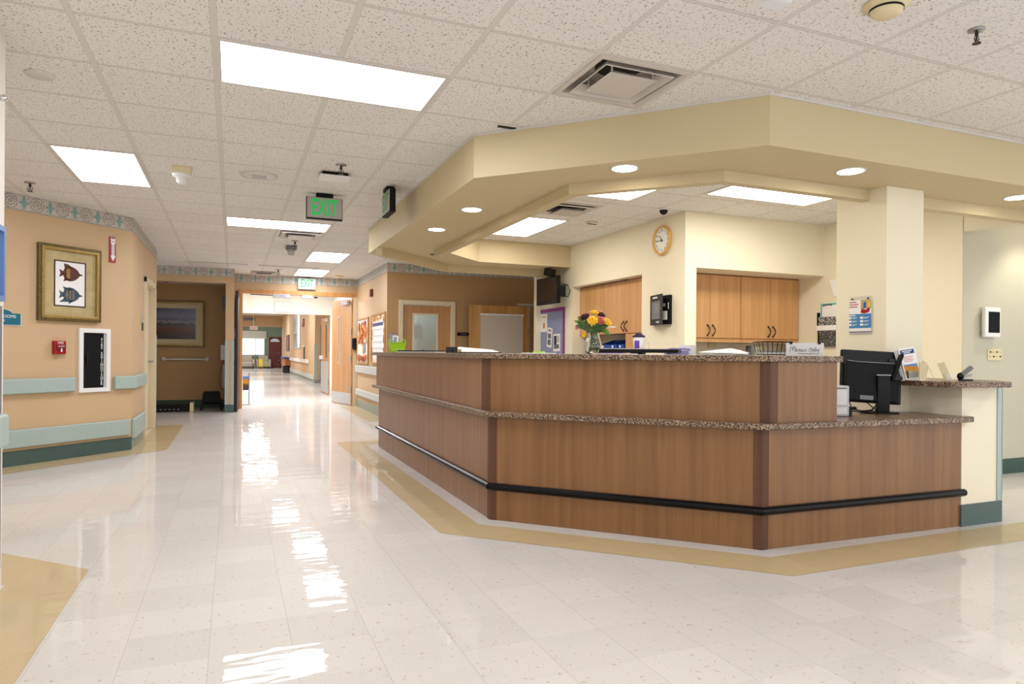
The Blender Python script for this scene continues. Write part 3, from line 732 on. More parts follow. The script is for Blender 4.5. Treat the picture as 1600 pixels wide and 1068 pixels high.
# right corridor wall: boards, rails (frame facing -X)
def brd(y,z0,lab): return thing('bulletin_board',lab,'bulletin board',(XR,y,z0),-PI/2)
def leafcluster(n,x0,x1,z0,z1,sz,y):
    g=B()
    for i in range(n):
        x=random.uniform(x0,x1); z=random.uniform(z0,z1); a=random.uniform(0,6.28); s=sz*random.uniform(.7,1.2)
        pts=[(x+s*math.cos(a+k*PI/3)*(1 if k%2 else .62),z+s*math.sin(a+k*PI/3)*(1 if k%2 else .62)) for k in range(6)]
        yy=y-.0008*(i%9); g.plate(pts,yy-.001,yy)
    return g
t=brd(14.15,.925,'bulletin board with orange autumn leaf tree, left of two')
W=.645
B().ring(-W,W,0,.93,.03,-.03,0).obj('frame','oakframe',t); B().box(-W+.02,W-.02,-.014,0,.02,.91).obj('backing_paper','cork',t)
leafcluster(60,-.48,.48,.42,.84,.07,-.016).obj('orange_leaf','orange',t); leafcluster(34,-.48,.48,.42,.84,.06,-.024).obj('rust_leaf','rust',t); leafcluster(22,-.45,.45,.45,.8,.05,-.03).obj('amber_leaf','amber',t)
leafcluster(26,-.56,.56,.06,.16,.06,-.016).obj('ground_leaf','orange',t); leafcluster(10,-.5,.5,.06,.14,.05,-.024).obj('ground_leaf','rust',t)
B().plate([(.05,.2),(.16,.2),(.14,.5),(.07,.5)],-.018,-.014).obj('trunk','brownbox',t); B().box(.22,.34,-.02,-.014,.22,.44).obj('note','text_grey',t)
t=brd(12.55,.945,'bulletin board with white month calendar and leaf border, right of two')
B().ring(-W,W,0,.93,.03,-.03,0).obj('frame','oakframe',t); B().box(-W+.02,W-.02,-.012,0,.02,.91).obj('backing_paper','cork',t)
B().box(-.46,.46,-.018,-.012,.10,.78).obj('calendar_sheet','paper',t); B().box(-.46,.46,-.020,-.017,.70,.76).obj('calendar_header','navy',t)
g=B()
for r in range(5):
    for c_ in range(7):
        if r==4 and c_>3: continue
        x=-.42+c_*.125; z=.63-r*.115; g.box(x,x+.06,-.0195,-.018,z,z+.012); g.box(x,x+.035,-.0195,-.018,z-.022,z-.014)
g.obj('calendar_entry','text_grey',t)
g=leafcluster(12,-.57,-.50,.08,.84,.05,-.016); g2=leafcluster(12,.50,.57,.08,.84,.05,-.016); g3=leafcluster(16,-.5,.5,.82,.86,.055,-.016)
g.obj('border_leaf','orange',t); g2.obj('border_leaf','rust',t); g3.obj('border_leaf','amber',t)
o=B().box(XR-.05,XR,YO+.06,14.85,.735,.885).obj('wall_handrail','mintpale',bev=.012,seg=3); tag(o,'pale grey handrail on the right corridor wall under the bulletin boards','handrail')
o=B().box(XR-.04,XR,YO+.06,14.85,.255,.385).obj('crash_rail','mintpale',bev=.012,seg=3); tag(o,'pale grey low crash rail on the right corridor wall behind the counter end','crash rail')
t=thing('sanitizer_dispenser','black hand sanitizer dispenser on the right corridor wall','dispenser',(XR,14.86,1.24),-PI/2)
B().box(-.07,.07,-.12,0,.0,.22).obj('body','black',t,bev=.03); B().box(-.05,.05,-.10,-.02,-.03,.0).obj('nozzle','dark',t,bev=.006)
t=thing('alarm_strobe','dark red alarm strobe high on the right corridor wall','alarm',(XR,13.19,2.23),-PI/2)
B().box(-.06,.06,-.05,0,0,.14).obj('body','dred',t,bev=.006); B().box(-.03,.03,-.065,-.05,.04,.1).obj('lens','lgrey',t)
# ================================================================== OCHRE WALL DOORS
d=bpy.data.objects.new('door_3',None); COL.objects.link(d); d.location=(3.20,YO,0); struct(d)
g=B(); g.box(-.513,-.44,-.03,.14,0,2.085); g.box(.44,.517,-.03,.14,0,2.085); g.box(-.44,.44,-.03,.14,2.01,2.085); struct(g.obj('door_frame','trimcream',d,bev=.003))
g=B(); g.box(-.44,-.25,.03,.075,.01,2.0); g.box(.2,.44,.03,.075,.01,2.0); g.box(-.25,.2,.03,.075,1.85,2.0); g.box(-.25,.2,.03,.075,.01,1.05); struct(g.obj('door_leaf','door',d))
struct(B().ring(-.26,.21,1.03,1.86,.03,.022,.08).obj('window_frame','trimcream',d)); struct(B().box(-.235,.185,.045,.05,1.05,1.84).obj('window_pane','glass',d))
struct(B().box(-.22,-.06,.12,.125,1.45,1.68).obj('notice','paper',d))
o=B().box(2.7,3.8,13.2,13.25,0,2.5).obj('wall_room_beyond','roomview'); struct(o)
d=bpy.data.objects.new('door_4',None); COL.objects.link(d); d.location=(4.67,YO,0); struct(d)
g=B(); g.box(-.55,-.47,-.03,.14,0,1.98); g.box(.44,.52,-.03,.14,0,2.05); g.box(-.47,.44,-.03,.14,1.91,1.98); struct(g.obj('door_frame','trimcream',d,bev=.003))
struct(B().box(-.47,.44,.10,.139,0,1.91).obj('dark_opening','tan2',d))
t=thing('open_door_leaf','open knotty wooden door with a pale blind over its window','door',(5.0,11.5,0),math.radians(180-2))
g=B(); g.box(0,.2,-.022,.022,.01,2.02); g.box(.9,1.11,-.022,.022,.01,2.02); g.box(.2,.9,-.022,.022,1.85,2.02); g.box(.2,.9,-.022,.022,.01,.9); g.obj('leaf','door2',t)
b=B().box(.1,.912,.024,.036,.92,1.845); 
b.obj('blind','blind',t); B().box(.09,.92,.022,.045,1.84,1.872).obj('blind_headrail','white',t)
B().box(.2,.9,-.005,.005,.9,1.85).obj('window_pane','glass',t)
B().box(-.12,.2,-.0,.03,2.04,2.07).obj('door_closer','lgrey',t)
B().box(-.02,.0,.015,.04,1.5,1.62).obj('hinge','metal',t)
t=thing('room_name_sign','small black name sign between the two ochre wall doors','sign',(3.885,YO,1.475)); B().box(-.125,.125,-.012,0,0,.058).obj('plate','blackm',t); B().box(-.06,.06,-.0135,-.012,.022,.036).obj('lettering_strip','grey',t)
t=thing('alcohol_gel_box','pale blue grey dispenser on the ochre wall behind the green basket','dispenser',(2.585,YO,1.18)); B().box(-.05,.05,-.08,0,0,.3).obj('body','felt',t,bev=.01); B().box(-.04,.04,-.082,-.08,.02,.08).obj('tray','lgrey',t)

# ================================================================== VESTIBULE AND FAR HALL
t=thing('hall_door_leaf','open wooden door leaf at the second hall doorway, farther away','door',(2.42,18.95,0))
def rb(name,m,x0,x1,y0,y1,z0,z1):
    g=B().box(x0,x1,y0,y1,z0,z1); g.xform(Matrix.Rotation(math.radians(91.5),4,'Z')); return g.obj(name,m,t)
rb('leaf','door',0,1.4,-.022,.022,.01,2.1); rb('kick_plate','lgrey',.02,1.38,.022,.027,.03,.9); rb('window_pane','dark',.35,.5,.02,.026,1.0,1.9); rb('closer','lgrey',.1,.4,.03,.09,1.98,2.06); rb('push_handle','white',1.0,1.25,.022,.09,.95,1.05)
for z in (.3,1.2,1.8): rb('hinge','metal',-.015,.02,.015,.035,z,z+.12)
t=thing('hall_picture','left tall narrow framed picture on the far hall wall','picture',(2.8,34.4,1.28),-PI/2); B().ring(-.95,.95,0,1.6,.06,-.03,0).obj('frame','lgrey',t); B().box(-.9,.9,-.015,0,.05,1.55).obj('print','roomview',t)
t=thing('hall_picture','right tall narrow framed picture on the far hall wall','picture',(2.8,32.4,1.28),-PI/2); B().ring(-.7,.7,0,1.6,.06,-.03,0).obj('frame','lgrey',t); B().box(-.65,.65,-.015,0,.05,1.55).obj('print','picwhite',t)
t=thing('hall_extinguisher_sign','small orange extinguisher sign high on the far hall wall','sign',(2.8,30.4,2.22),-PI/2); B().box(-.35,.35,-.04,0,0,.32).obj('plate','rust',t); text('FIRE',.2,'text_white',t,(0,-.042,.2))
o=B().box(2.74,2.8,28.2,37.3,.69,.84).obj('hall_handrail','white',bev=.01); tag(o,'white handrail along the far hall wall','handrail')
o=B().box(2.76,2.8,26.1,37.3,.12,.29).obj('hall_crash_rail','mintpale',bev=.01); tag(o,'pale low crash rail along the far hall wall','crash rail')
o=B().box(2.785,2.89,25.985,26.06,.12,1.43).obj('corner_guard','mint'); tag(o,'mint corner guard at the end of the far hall wall','corner guard')
t=thing('wall_thermometer','slim black strip gauge on the far hall wall','gauge',(2.8,29.9,.8),-PI/2); B().box(-.12,.12,-.03,0,0,.56).obj('scale','dark',t); B().ball((0,-.03,.58),.06).obj('cap','white',t)
t=thing('chart_desk','brown wall-mounted fold-down desk in the far hall','desk',(2.8,39.0,0),-PI/2); B().box(-1.6,1.6,-.25,0,.42,.78).obj('cabinet','brownbox',t); B().box(-1.5,1.7,-.3,0,.78,.84).obj('blue_binder','navy',t)
t=thing('waste_bin','small dark pedal bin under the brown hall desk','bin',(2.62,38.0,0)); B().box(-.16,.16,-.25,.25,.02,.4).obj('body','dark',t,bev=.03); B().box(-.12,.12,-.2,.2,.2,.34).obj('panel','lgrey',t)
t=thing('dark_wall_panel','dark narrow notice panel on the far hall wall','panel',(2.8,38.9,1.18),-PI/2); B().box(-.85,.85,-.03,0,0,.85).obj('panel','brown',t); B().ring(-.85,.85,0,.85,.04,-.04,0).obj('frame','dark',t)
t=thing('hall_vent_grille','blue grey vent grille on the far hall header','vent',(.93,44.0,2.98)); B().box(-.35,.35,-.02,0,0,.2).obj('frame','felt',t)
g=B()
for i in range(8): g.box(-.3+i*.08,-.25+i*.08,-.03,-.02,.03,.17)
g.obj('slat','grey',t)
t=thing('red_exit_sign','tiny red exit sign hanging at the far end of the hall','exit sign',(1.18,43.9,2.42)); B().box(-.22,.22,-.03,.03,0,.24).obj('body','white',t); text('EXIT',.17,'pink2',t,(0,-.035,.12)); B().box(-.02,.02,-.02,.02,.24,.9).obj('hanger','white',t)
d=bpy.data.objects.new('door_5',None); COL.objects.link(d); d.location=(3.55,26.0,0); struct(d)
struct(B().box(-.5,.5,.02,.06,0,2.06).obj('door_leaf','greydoor',d)); struct(B().box(-.56,-.5,-.02,.14,0,2.12).box(-.5,.5,-.02,.14,2.06,2.12).obj('door_frame','grey',d))
d=bpy.data.objects.new('window_1',None); COL.objects.link(d); d.location=(1.28,50.0,.86); struct(d)
struct(B().ring(-.78,.78,0,1.64,.05,-.03,.06).box(.17,.21,-.03,.04,0,1.64).obj('window_frame','white',d)); struct(B().box(-.75,.75,.0,.006,.03,1.6).obj('window_pane','glass',d))
o=B().box(.42,2.15,49.8,49.83,2.0,2.52).obj('roller_shade','shade'); tag(o,'beige roller shade half lowered over the far lounge window','window shade')
d=bpy.data.objects.new('door_6',None); COL.objects.link(d); d.location=(2.72,49.95,0); struct(d)
struct(B().box(-.4,.45,0,.05,.01,2.13).obj('door_leaf','brown',d)); 
pts=[(.30*math.cos(a),1.80+.22*math.sin(a)) for a in [PI*i/12 for i in range(13)]]
struct(B().plate(pts,-.012,0).obj('fan_light','picwhite',d)); struct(B().ball((.26,-.05,1.0),.05).ball((.26,-.05,.5),.05).ball((.26,-.05,.22),.05).obj('door_knob','metal',d))
def sofa(lab,x,y,w):
    t=thing('lounge_sofa',lab,'sofa',(x,y,0)); 
    B().box(-w/2,w/2,-.4,.3,.1,.42).obj('seat','sofa',t,bev=.04); B().box(-w/2,w/2,.15,.38,.3,.85).obj('backrest','sofa',t,bev=.06)
    for s in (-1,1): B().box(*sorted((s*w/2,s*(w/2+.16))),-.42,.38,.08,.6).obj('armrest','sofa',t,bev=.06)
    for sx in (-1,1): B().box(sx*w/2-.04,sx*w/2+.04,-.38,-.3,0,.1).obj('leg','brown',t)
sofa('pale armchair right of the far lounge window beside the brown door',1.95,49.2,.62)
sofa('pale low sofa under the far lounge window, left one',.88,48.9,.70)
t=thing('floor_caution_sign','small yellow caution sign leaning in front of the far armchair','sign',(1.75,48.3,0)); B().box(-.12,.12,-.01,.01,.15,.62).obj('front_board','caution',t); B().box(-.12,.12,.02,.1,.1,.12).box(-.12,-.1,-.01,.12,.0,.15).box(.1,.12,-.01,.12,0,.15).obj('support','caution',t)
t=thing('side_table','dark framed side table in front of the left lounge sofa','table',(.92,48.0,0)); B().box(-.4,.4,-.25,.25,.36,.40).obj('table_top','sofa',t)
for sx in (-1,1):
    for sy in (-1,1): B().box(sx*.37-.02,sx*.37+.02,sy*.22-.02,sy*.22+.02,0,.36).obj('leg','dark',t)
t=thing('display_stand','clear floor-standing panel with blue and gold poster just beyond the corridor doors','display stand',(.27,15.9,0),math.radians(20))
B().box(-.075,.075,-.006,.006,.04,.66).obj('clear_panel','acrylic',t); B().box(-.06,.065,-.009,-.006,.32,.62).obj('poster','autumn',t); B().box(.07,.085,-.012,.012,0,.69).obj('post','felt',t); B().box(-.08,.1,-.06,.06,0,.02).obj('foot','lgrey',t)

# ================================================================== NURSE STATION BACK WALLS
def handle(parent,x,y,z0,flip):
    s=flip
    B().tube([(x,y,z0),(x+.004*s,y-.012,z0+.012),(x+.012*s,y-.03,z0+.04),(x+.015*s,y-.033,z0+.062),(x+.012*s,y-.03,z0+.085),(x+.004*s,y-.012,z0+.112),(x,y,z0+.124)],.0065,8).ball((x,y-.004,z0+.002),.010).ball((x,y-.004,z0+.122),.010).obj('handle','black',parent,smooth=True)
# back wall: two double-door wall cabinets, front at y=6.48
def wallcab(lab,x0,x1,xm):
    t=thing('wall_cabinet',lab,'cabinet',(x0,6.48,1.36)); w=x1-x0
    B().box(0,w,.02,.36,-.045,.745).obj('carcass','cab',t)
    B().box(0,w,.004,.02,.742,.762).obj('top_rail','cabdark',t)
    for a,b_,hx,fl in ((0,xm-x0,xm-x0-.04,1),(xm-x0,w,xm-x0+.035,1)):
        dd=B().box(a+.002,b_-.002,0,.02,.008,.738).obj('cabinet_door','cab',t,bev=.0015)
        h=handle(dd,hx,0,.03,fl)
    B().box(0,w,.005,.02,-.045,-.012).obj('light_valance','cab',t)
wallcab('honey wood double wall cabinet behind the counter, left of the pair',4.68,5.585,5.14)
wallcab('honey wood double wall cabinet behind the counter, right of the pair',5.59,6.49,6.045)
# cabinet in the clock wall recess (frame facing -X: local x = -Y)
t=thing('wall_cabinet','honey wood three-door wall cabinet in the recess behind the flowers','cabinet',(4.62,8.735,1.43),-PI/2)
B().box(.0,1.243,.02,.33,0,.665).obj('carcass','cab',t); B().box(0,1.243,.006,.02,.665,.69).obj('top_rail','cabdark',t)
dd=B().box(0,.792,0,.02,.004,.665).obj('cabinet_door','cab',t); dd=B().box(.796,1.243,0,.02,.004,.665).obj('cabinet_door','cab',t); handle(dd,1.20,0,.03,-1)
t2=thing('tall_cabinet','tall honey wood cabinet at the right end of the recess by the clock wall','cabinet',(4.62,7.49,0),-PI/2)
B().box(0,.54,.02,.33,0,2.12).obj('carcass','cab',t2); dd=B().box(.0,.385,0,.02,1.434,2.095).obj('cabinet_door','cab',t2); handle(dd,.03,0,1.46,-1)
B().box(.0,.385,0,.02,.9,1.425).obj('lower_door','cab',t2)
# counter inside the recess with blue bins
o=B().box(4.62,4.95,7.5,8.735,.86,.9).obj('recess_worktop','cab'); tag(o,'wood worktop inside the wall recess behind the flowers','worktop')
o=B().box(4.66,4.95,7.5,8.735,.90,1.16).obj('recess_shelf_unit','dark'); tag(o,'dark shelf unit in the recess under the three-door cabinet','shelf unit')
for k,(u0,u1,lab) in enumerate(((938,956,'large blue bin under the recess cabinet, left of three'),(957,966,'narrow blue bin under the recess cabinet, middle of three'),(969,977,'blue bin under the recess cabinet, right of three beside the tall cabinet'))):
    ya=onx(u0,540,4.7).y; yb=onx(u1,540,4.7).y
    t=thing('storage_bin',lab,'bin',(4.70,(ya+yb)/2,1.16),-PI/2,'blue bins in the recess'); hw=(ya-yb)/2
    B().faces([(-hw,0,0),(hw,0,0),(hw,.22,0),(-hw,.22,0),(-hw,-.03,.12),(hw,-.03,.12),(hw,.22,.2),(-hw,.22,.2)],[(0,3,2,1),(0,1,5,4),(1,2,6,5),(2,3,7,6),(3,0,4,7)]) if False else None
    g=B(); g.faces([(-hw,0,0),(hw,0,0),(hw,.22,0),(-hw,.22,0),(-hw,-.03,.13),(hw,-.03,.13),(hw,.22,.2),(-hw,.22,.2)],[(0,3,2,1),(0,1,5,4),(1,2,6,5),(2,3,7,6),(3,0,4,7)]); g.obj('bin_body','blue',t)
    B().box(-hw*.5,-hw*.1,-.034,-.026,.09,.12).obj('bin_label','paper',t)
# clock
t=thing('wall_clock','round wall clock with light wood rim on the cream wall','clock',(XC,6.508,2.459),-PI/2)
B().lathe([(.168,0),(.172,-.02),(.162,-.04),(.148,-.042),(.14,-.03),(.14,0)],axis='Y',seg=40,cap=False).obj('rim','clockrim',t,smooth=True)
B().cyl((0,0,0),.141,-.018,'Y',40).obj('dial','paper',t)
for i in range(1,13):
    a=PI/2-i*PI/6; text(str(i),.034,'text_black',t,(.112*math.cos(a),-.0195,.112*math.sin(a)),name='numeral')
def hand(a,l,w,nm):
    g=B().plate([(-w,-.02),(w,-.02),(w*.6,l),(-w*.6,l)],-.024,-.022); g.xform(Matrix.Rotation(a,4,'Y')); g.obj(nm,'text_black',t)
hand(math.radians(-38),.075,.005,'hour_hand'); hand(math.radians(-90),.12,.004,'minute_hand')
B().cyl((0,-.02,0),.009,-.006,'Y',12).obj('hub','text_black',t)
# annunciator panel with open door
t=thing('annunciator_panel','black wall panel box with its door swung open under the clock','control panel',(XC,6.53,1.505),-PI/2)
B().box(-.16,.20,-.035,0,.0,.325).obj('box','blackm',t,bev=.003)
B().box(.06,.16,-.037,-.035,.05,.15).obj('label_card','paper',t); B().box(.03,.12,-.037,-.035,.20,.235).obj('upper_card','lgrey',t); B().box(.175,.185,-.037,-.035,.17,.24).obj('side_label','paper',t)
dr=B(); dr.box(0,.34,-.006,.006,-.005,.335); dr.xform(Matrix.Translation((-.16,-.04,0))@Matrix.Rotation(math.radians(-12),4,'Z')); dr.obj('door','dark',t)
MM=Matrix.Translation((-.16,-.04,0))@Matrix.Rotation(math.radians(-12),4,'Z')
g=B().box(.08,.21,-.008,-.006,.295,.312); g.xform(MM); g.obj('door_label','paper',t)
g=B().box(.05,.29,-.0075,-.006,.06,.26); g.xform(MM); g.obj('door_window','grey',t)
g=B()
for i in range(5): g.box(.14,.24,-.0085,-.0075,.13+i*.022,.134+i*.022)
g.xform(MM); g.obj('indicator_line','lgrey',t)
g=B().box(.18,.27,-.008,-.006,.015,.035); g.xform(MM); g.obj('door_tag','lgrey',t)
g=B().cyl((.31,-.006,.17),.01,-.012,'Y',12); g.xform(MM); g.obj('lock','chrome',t)
# pinboard
t=thing('pinboard','purple edged blue felt pinboard on the cream wall below the television','pinboard',(XC,9.43,1.02),-PI/2)
B().ring(-.45,.46,0,.83,.05,-.016,0).obj('border','purple',t); B().box(-.41,.42,-.01,0,.04,.79).obj('felt_panel','felt',t)
def flyer(lab,x,z,w,h,rot,bits):
    f=thing('pinned_flyer',lab,'flyer',(XC-.012,9.43-x,1.02+z),-PI/2,'flyers on the pinboard')
    f.rotation_euler=(0,rot,-PI/2)
    B().box(-w/2,w/2,-.002,0,-h/2,h/2).obj('sheet','paper',f)
    for (x0,x1,z0,z1,m) in bits: B().box(x0*w,x1*w,-.0032,-.002,z0*h,z1*h).obj('printed_block',m,f)
flyer('white flyer with small orange picture, left on the pinboard',-.25,.62,.25,.28,0,[(-.1,.15,-.3,0,'orange'),(-.3,.3,.3,.36,'amber')])
flyer('tilted white flyer with dark text blocks, middle on the pinboard',-.04,.39,.17,.30,.12,[(-.35,.3,-.05,.2,'text_grey'),(-.35,.3,-.38,-.1,'text_grey'),(.1,.3,.3,.42,'text_red'),(-.3,0,.3,.42,'lblue')])
flyer('white flyer with dark picture, right on the pinboard',.21,.31,.23,.26,-.03,[(-.4,.0,-.1,.4,'dark'),(-.4,.35,-.35,-.1,'text_grey'),(.05,.4,0,.4,'lgrey')])
# television
t=thing('television','black wall-mounted television high by the soffit','television',(4.27,9.06,1.885),-PI/2)
B().box(-.36,.34,-.03,.03,0,.395).obj('casing','black',t,bev=.006); B().box(-.34,.32,-.032,-.03,.05,.38).obj('screen','tvscreen',t)
B().box(-.1,.1,.03,.23,.12,.28).obj('wall_bracket','dark',t)
B().tube([(.30,.06,.28),(.42,.1,.25),(.46,.12,.17),(.40,.12,.09),(.32,.06,.1)],.007,8).obj('cable','black',t,smooth=True)
o=B().box(-.13,.11,-.05,.03,0,.11).obj('webcam','black',bev=.004); o.location=(4.25,8.96,2.285); o.rotation_euler=(0,math.radians(14),-PI/2); tag(o,'black speaker box perched on the television top','speaker')
# clipboard wall (frame facing -X)
t=thing('clipboard','turquoise clipboard with white sheet hanging beside the column','clipboard',(XE,6.0,1.60),-PI/2)
B().box(-.14,.14,-.006,0,0,.185).obj('board','turq',t,bev=.01); B().box(-.115,.14,-.009,-.006,0,.165).obj('sheet','paper',t); B().tube([(-.1,-.012,.15),(-.09,-.016,.165),(.02,-.016,.17),(.03,-.012,.155)],.005,6).obj('clip','dark',t)
t=thing('composition_book','black marbled composition book directly under the turquoise clipboard','notebook',(XE,6.03,1.52),-PI/2); B().box(-.13,.15,-.03,0,0,.105).obj('cover','composition',t); B().box(-.14,-.12,-.032,0,0,.16).obj('spine','black',t)
t=thing('composition_book','lower black finely marbled composition book in the wall pocket','notebook',(XE,6.03,1.275),-PI/2); B().box(-.10,.16,-.035,-.01,0,.19).obj('cover','composition2',t); B().box(-.125,-.1,-.035,-.01,0,.19).obj('spine','black',t)
o=B().box(XE-.045,XE,5.85,6.17,1.465,1.525).obj('wall_pocket_strap','paper',bev=.002); tag(o,'white holder strip between the two marbled composition books','holder')
o=B().faces and None
g=B(); g.quad((XE-.004,6.02,2.06),(XE-.004,5.80,2.06),(XE-.03,5.80,1.86),(XE-.03,5.92,1.86)); o=g.obj('hanging_paper','paper'); tag(o,'white sheet pinned above the clipboard, half hidden by the column','paper')
# poster on column (frame facing -X at X=4.394)
t=thing('wall_poster','clear holder poster with blue lower half on the cream column','poster',(4.394,3.77,1.33),-PI/2)
B().box(-.10,.10,-.006,0,0,.29).obj('acrylic_sleeve','acrylic',t); B().box(-.098,.098,-.0085,-.006,.012,.262).obj('poster_sheet','paper',t)
B().box(-.098,.098,-.0095,-.0085,.05,.157).obj('blue_block','lblue',t)
B().box(.005,.096,-.0095,-.0085,.195,.262).obj('photo_block','mat_gold',t)
B().plate([(.03,.20),(.05,.20),(.052,.235),(.045,.247),(.032,.24)],-.0105,-.0095).obj('blue_figure','blue',t); B().plate([(.068,.205),(.088,.205),(.09,.24),(.078,.252),(.07,.24)],-.0105,-.0095).obj('yellow_figure','caution',t)
B().plate([(.005,.168),(.03,.16),(.055,.162),(.08,.17),(.088,.198),(.07,.2),(.055,.188),(.035,.19),(.02,.2),(.012,.188)],-.0110,-.0095).obj('red_shape','pink2' if False else 'red',t)
g=B()
for i,(l,z) in enumerate(((.06,.244),(.08,.226),(.068,.208))):
    x=-.095
    while x<-.095+l: 
        g.box(x,x+.008,-.0095,-.0085,z,z+.008); x+=.0105
g.obj('title_lettering','text_red',t)
g=B()
for i in range(3):
    z=.128-i*.026; g.box(-.098,-.075,-.0105,-.0095,z-.008,z+.008); g.box(.002,.03,-.0105,-.0095,z-.008,z+.008)
    for x in (-.068,.037): g.box(x,x+.045,-.0105,-.0095,z+.001,z+.004); g.box(x,x+.03,-.0105,-.0095,z-.006,z-.003)
g.box(-.098,-.04,-.0105,-.0095,.143,.15); g.obj('list_entry','text_white',t)
B().box(-.098,.098,-.0095,-.0085,.016,.026).obj('footer_line','text_grey',t)
for x in (-.07,.07): B().cyl((x,-.006,.272),.006,-.008,'Y',10).obj('pin','black',t)
# side room wall
t=thing('wall_tablet','white framed wall tablet with dark screen on the sage wall','tablet',(6.86,4.42,1.36))
B().box(-.118,.118,-.06,-.02,0,.295).obj('frame','white',t,bev=.012); B().box(-.07,.095,-.063,-.06,.045,.25).obj('screen','screen',t); B().box(-.10,.05,-.02,0,.05,.2).obj('bracket','lgrey',t)
t=thing('switch_plate','ivory multi-gang switch plate under the wall tablet','switch',(6.97,4.42,1.135)); B().box(-.105,.105,-.008,0,0,.113).obj('plate','ivory',t,bev=.002)
for i in range(4):
    for j in range(2): B().box(-.077+i*.05,-.067+i*.05,-.016,-.008,.03+j*.045,.045+j*.045).obj('toggle','dark' if (i+j)%2 else 'beige',t)
t=thing('floor_cable','white cable loop on the floor along the sage wall base','cable',(7.3,4.25,0)); B().tube([(-.16,-.12,.008),(-.08,-.16,.008),(-.02,-.12,.008),(-.06,-.05,.008),(.1,-.02,.008),(.5,-.06,.008),(1.0,-.02,.008)],.008,8).obj('cord','white',t,smooth=True)

# ================================================================== ITEMS ON THE COUNTERS
ZT=1.168
def up(u,s): 
    p=onsum(u,553,s); return (p.x,p.y)
# vase and flowers
vx,vy=up(927,6.95)
t=thing('glass_vase','clear cut glass vase holding the bouquet on the counter','vase',(vx,vy,ZT))
prof=[(.05,0),(.062,.03),(.064,.06),(.056,.10),(.044,.135),(.046,.155),(.054,.172)]
b=B().lathe(prof+[(r-.004,z) for r,z in prof[::-1][:-1]]+[(.045,.008)],seg=28); b.obj('vase_body','glass',t,smooth=True)
b=B()
for i in range(9):
    a=i*.7; b.tube([(.035*math.cos(a),.035*math.sin(a),.012),(.02*math.cos(a+.5),.02*math.sin(a+.5),.10),(.03*math.cos(a+2),.03*math.sin(a+2),.17)],.0035,6)
b.obj('stem_bunch','stem',t)
def bloom(b,r,layers=3,open_=.7):
    for L in range(layers):
        n=5+L; tilt=(.25+.55*L*open_); rr=r*(.35+.22*L)
        for i in range(n):
            a=2*PI*i/n+L*.4+random.uniform(-.1,.1)
            R=Matrix.Rotation(a,4,'Z')@Matrix.Translation((rr*.55,0,0))@Matrix.Rotation(tilt,4,'Y')@Matrix.Diagonal((.28,.8,1,1))
            bmesh.ops.create_uvsphere(b.bm,u_segments=8,v_segments=6,radius=r*.62,matrix=R@Matrix.Translation((0,0,r*.25)))
def flower(lab,u,v,s,r,m,lay=3):
    p=onsum(u,v,s); t=thing('cut_flower',lab,'flower',p,0,'flowers in the glass vase')
    # direction from vase mouth
    d=(Vector(p)-Vector((vx,vy,ZT+.15))).normalized(); q=Vector((0,0,1)).rotation_difference((d+Vector((-.15,-.35,.1))).normalized()).to_matrix().to_4x4()
    b=B(); bloom(b,r,lay); b.xform(q); b.obj('bloom',m,t,smooth=True)
    e=Vector((vx,vy,ZT+.165))-Vector(p); B().tube([(0,0,0),tuple(e*.5+Vector((0,0,.01))),tuple(e)],.003,6).obj('stem','stem',t)
flower('yellow rose at the front centre of the bouquet',926,502,6.83,.036,'yellow')
flower('yellow rose at the top of the bouquet',929,490,6.97,.032,'yellow')
flower('yellow rose at the right of the bouquet',948,504,6.92,.031,'yellow')
flower('drooping yellow bloom low at the left of the vase neck',914,523,6.85,.024,'yellow',2)
flower('dark maroon bloom at the upper left of the bouquet',914,497,6.9,.038,'maroon')
flower('dark maroon bloom behind the coral flower',938,493,7.02,.036,'maroon')
flower('coral pink alstroemeria right of the front yellow rose',937,502,6.88,.036,'coral')
flower('pink blossom at the top right of the bouquet',936,488,7.0,.022,'pink',2)
flower('pink blossom at the far left edge of the bouquet',903,512,6.9,.024,'pink',2)
flower('small pink bud above left of the maroon bloom',906,496,6.95,.016,'pink',2)
def leafsprig(lab,u0,v0,s,L,ang,m,n=1,w=.02):
    p=onsum(u0,v0,s); t=thing('leaf_sprig',lab,'foliage',p,0,'foliage in the glass vase')
    rx=Vector((cY,-sY,0)); 
    b=B()
    if n==1:
        pts=[(0,0,0),(L*.35,0,w),(L*.75,0,w*.75),(L,0,0),(L*.75,0,-w*.75),(L*.35,0,-w)]
        b.faces(pts+[(L*.5,-.008,0)],[(0,1,6),(1,2,6),(2,3,6),(3,4,6),(4,5,6),(5,0,6)])
    else:
        for k in range(n):
            x=L*k/n
            for sgn in (-1,1):
                b.faces([(x,0,0),(x+.018,-.004*sgn,.022*sgn),(x+.034,-.006,.026*sgn),(x+.022,0,.008*sgn)],[(0,1,2,3)])
        b.tube([(0,0,0),(L,0,0)],.0015,5)
    R=Matrix.Rotation(-YAW,4,'Z')@Matrix.Rotation(-ang,4,'Y'); b.xform(R); b.obj('leaf',m,t)
leafsprig('broad green leaf hanging low right of the vase neck',939,512,6.9,.085,math.radians(-38),'leaflt',1,.019)
leafsprig('dark green leaf pointing right under the yellow rose',935,511,6.88,.085,math.radians(12),'leaf',1,.014)
leafsprig('thin white petal leaf pointing far right',946,511,6.93,.085,math.radians(2),'whitepetal',1,.006)
leafsprig('feathery fern sprig at the left of the bouquet',921,514,6.86,.09,math.radians(155),'leaf',6)
leafsprig('feathery fern sprig below the maroon bloom',922,516,6.84,.07,math.radians(125),'leaf',6)
leafsprig('feathery fern sprig in front of the vase neck',920,515,6.82,.085,math.radians(5),'leaf',7)
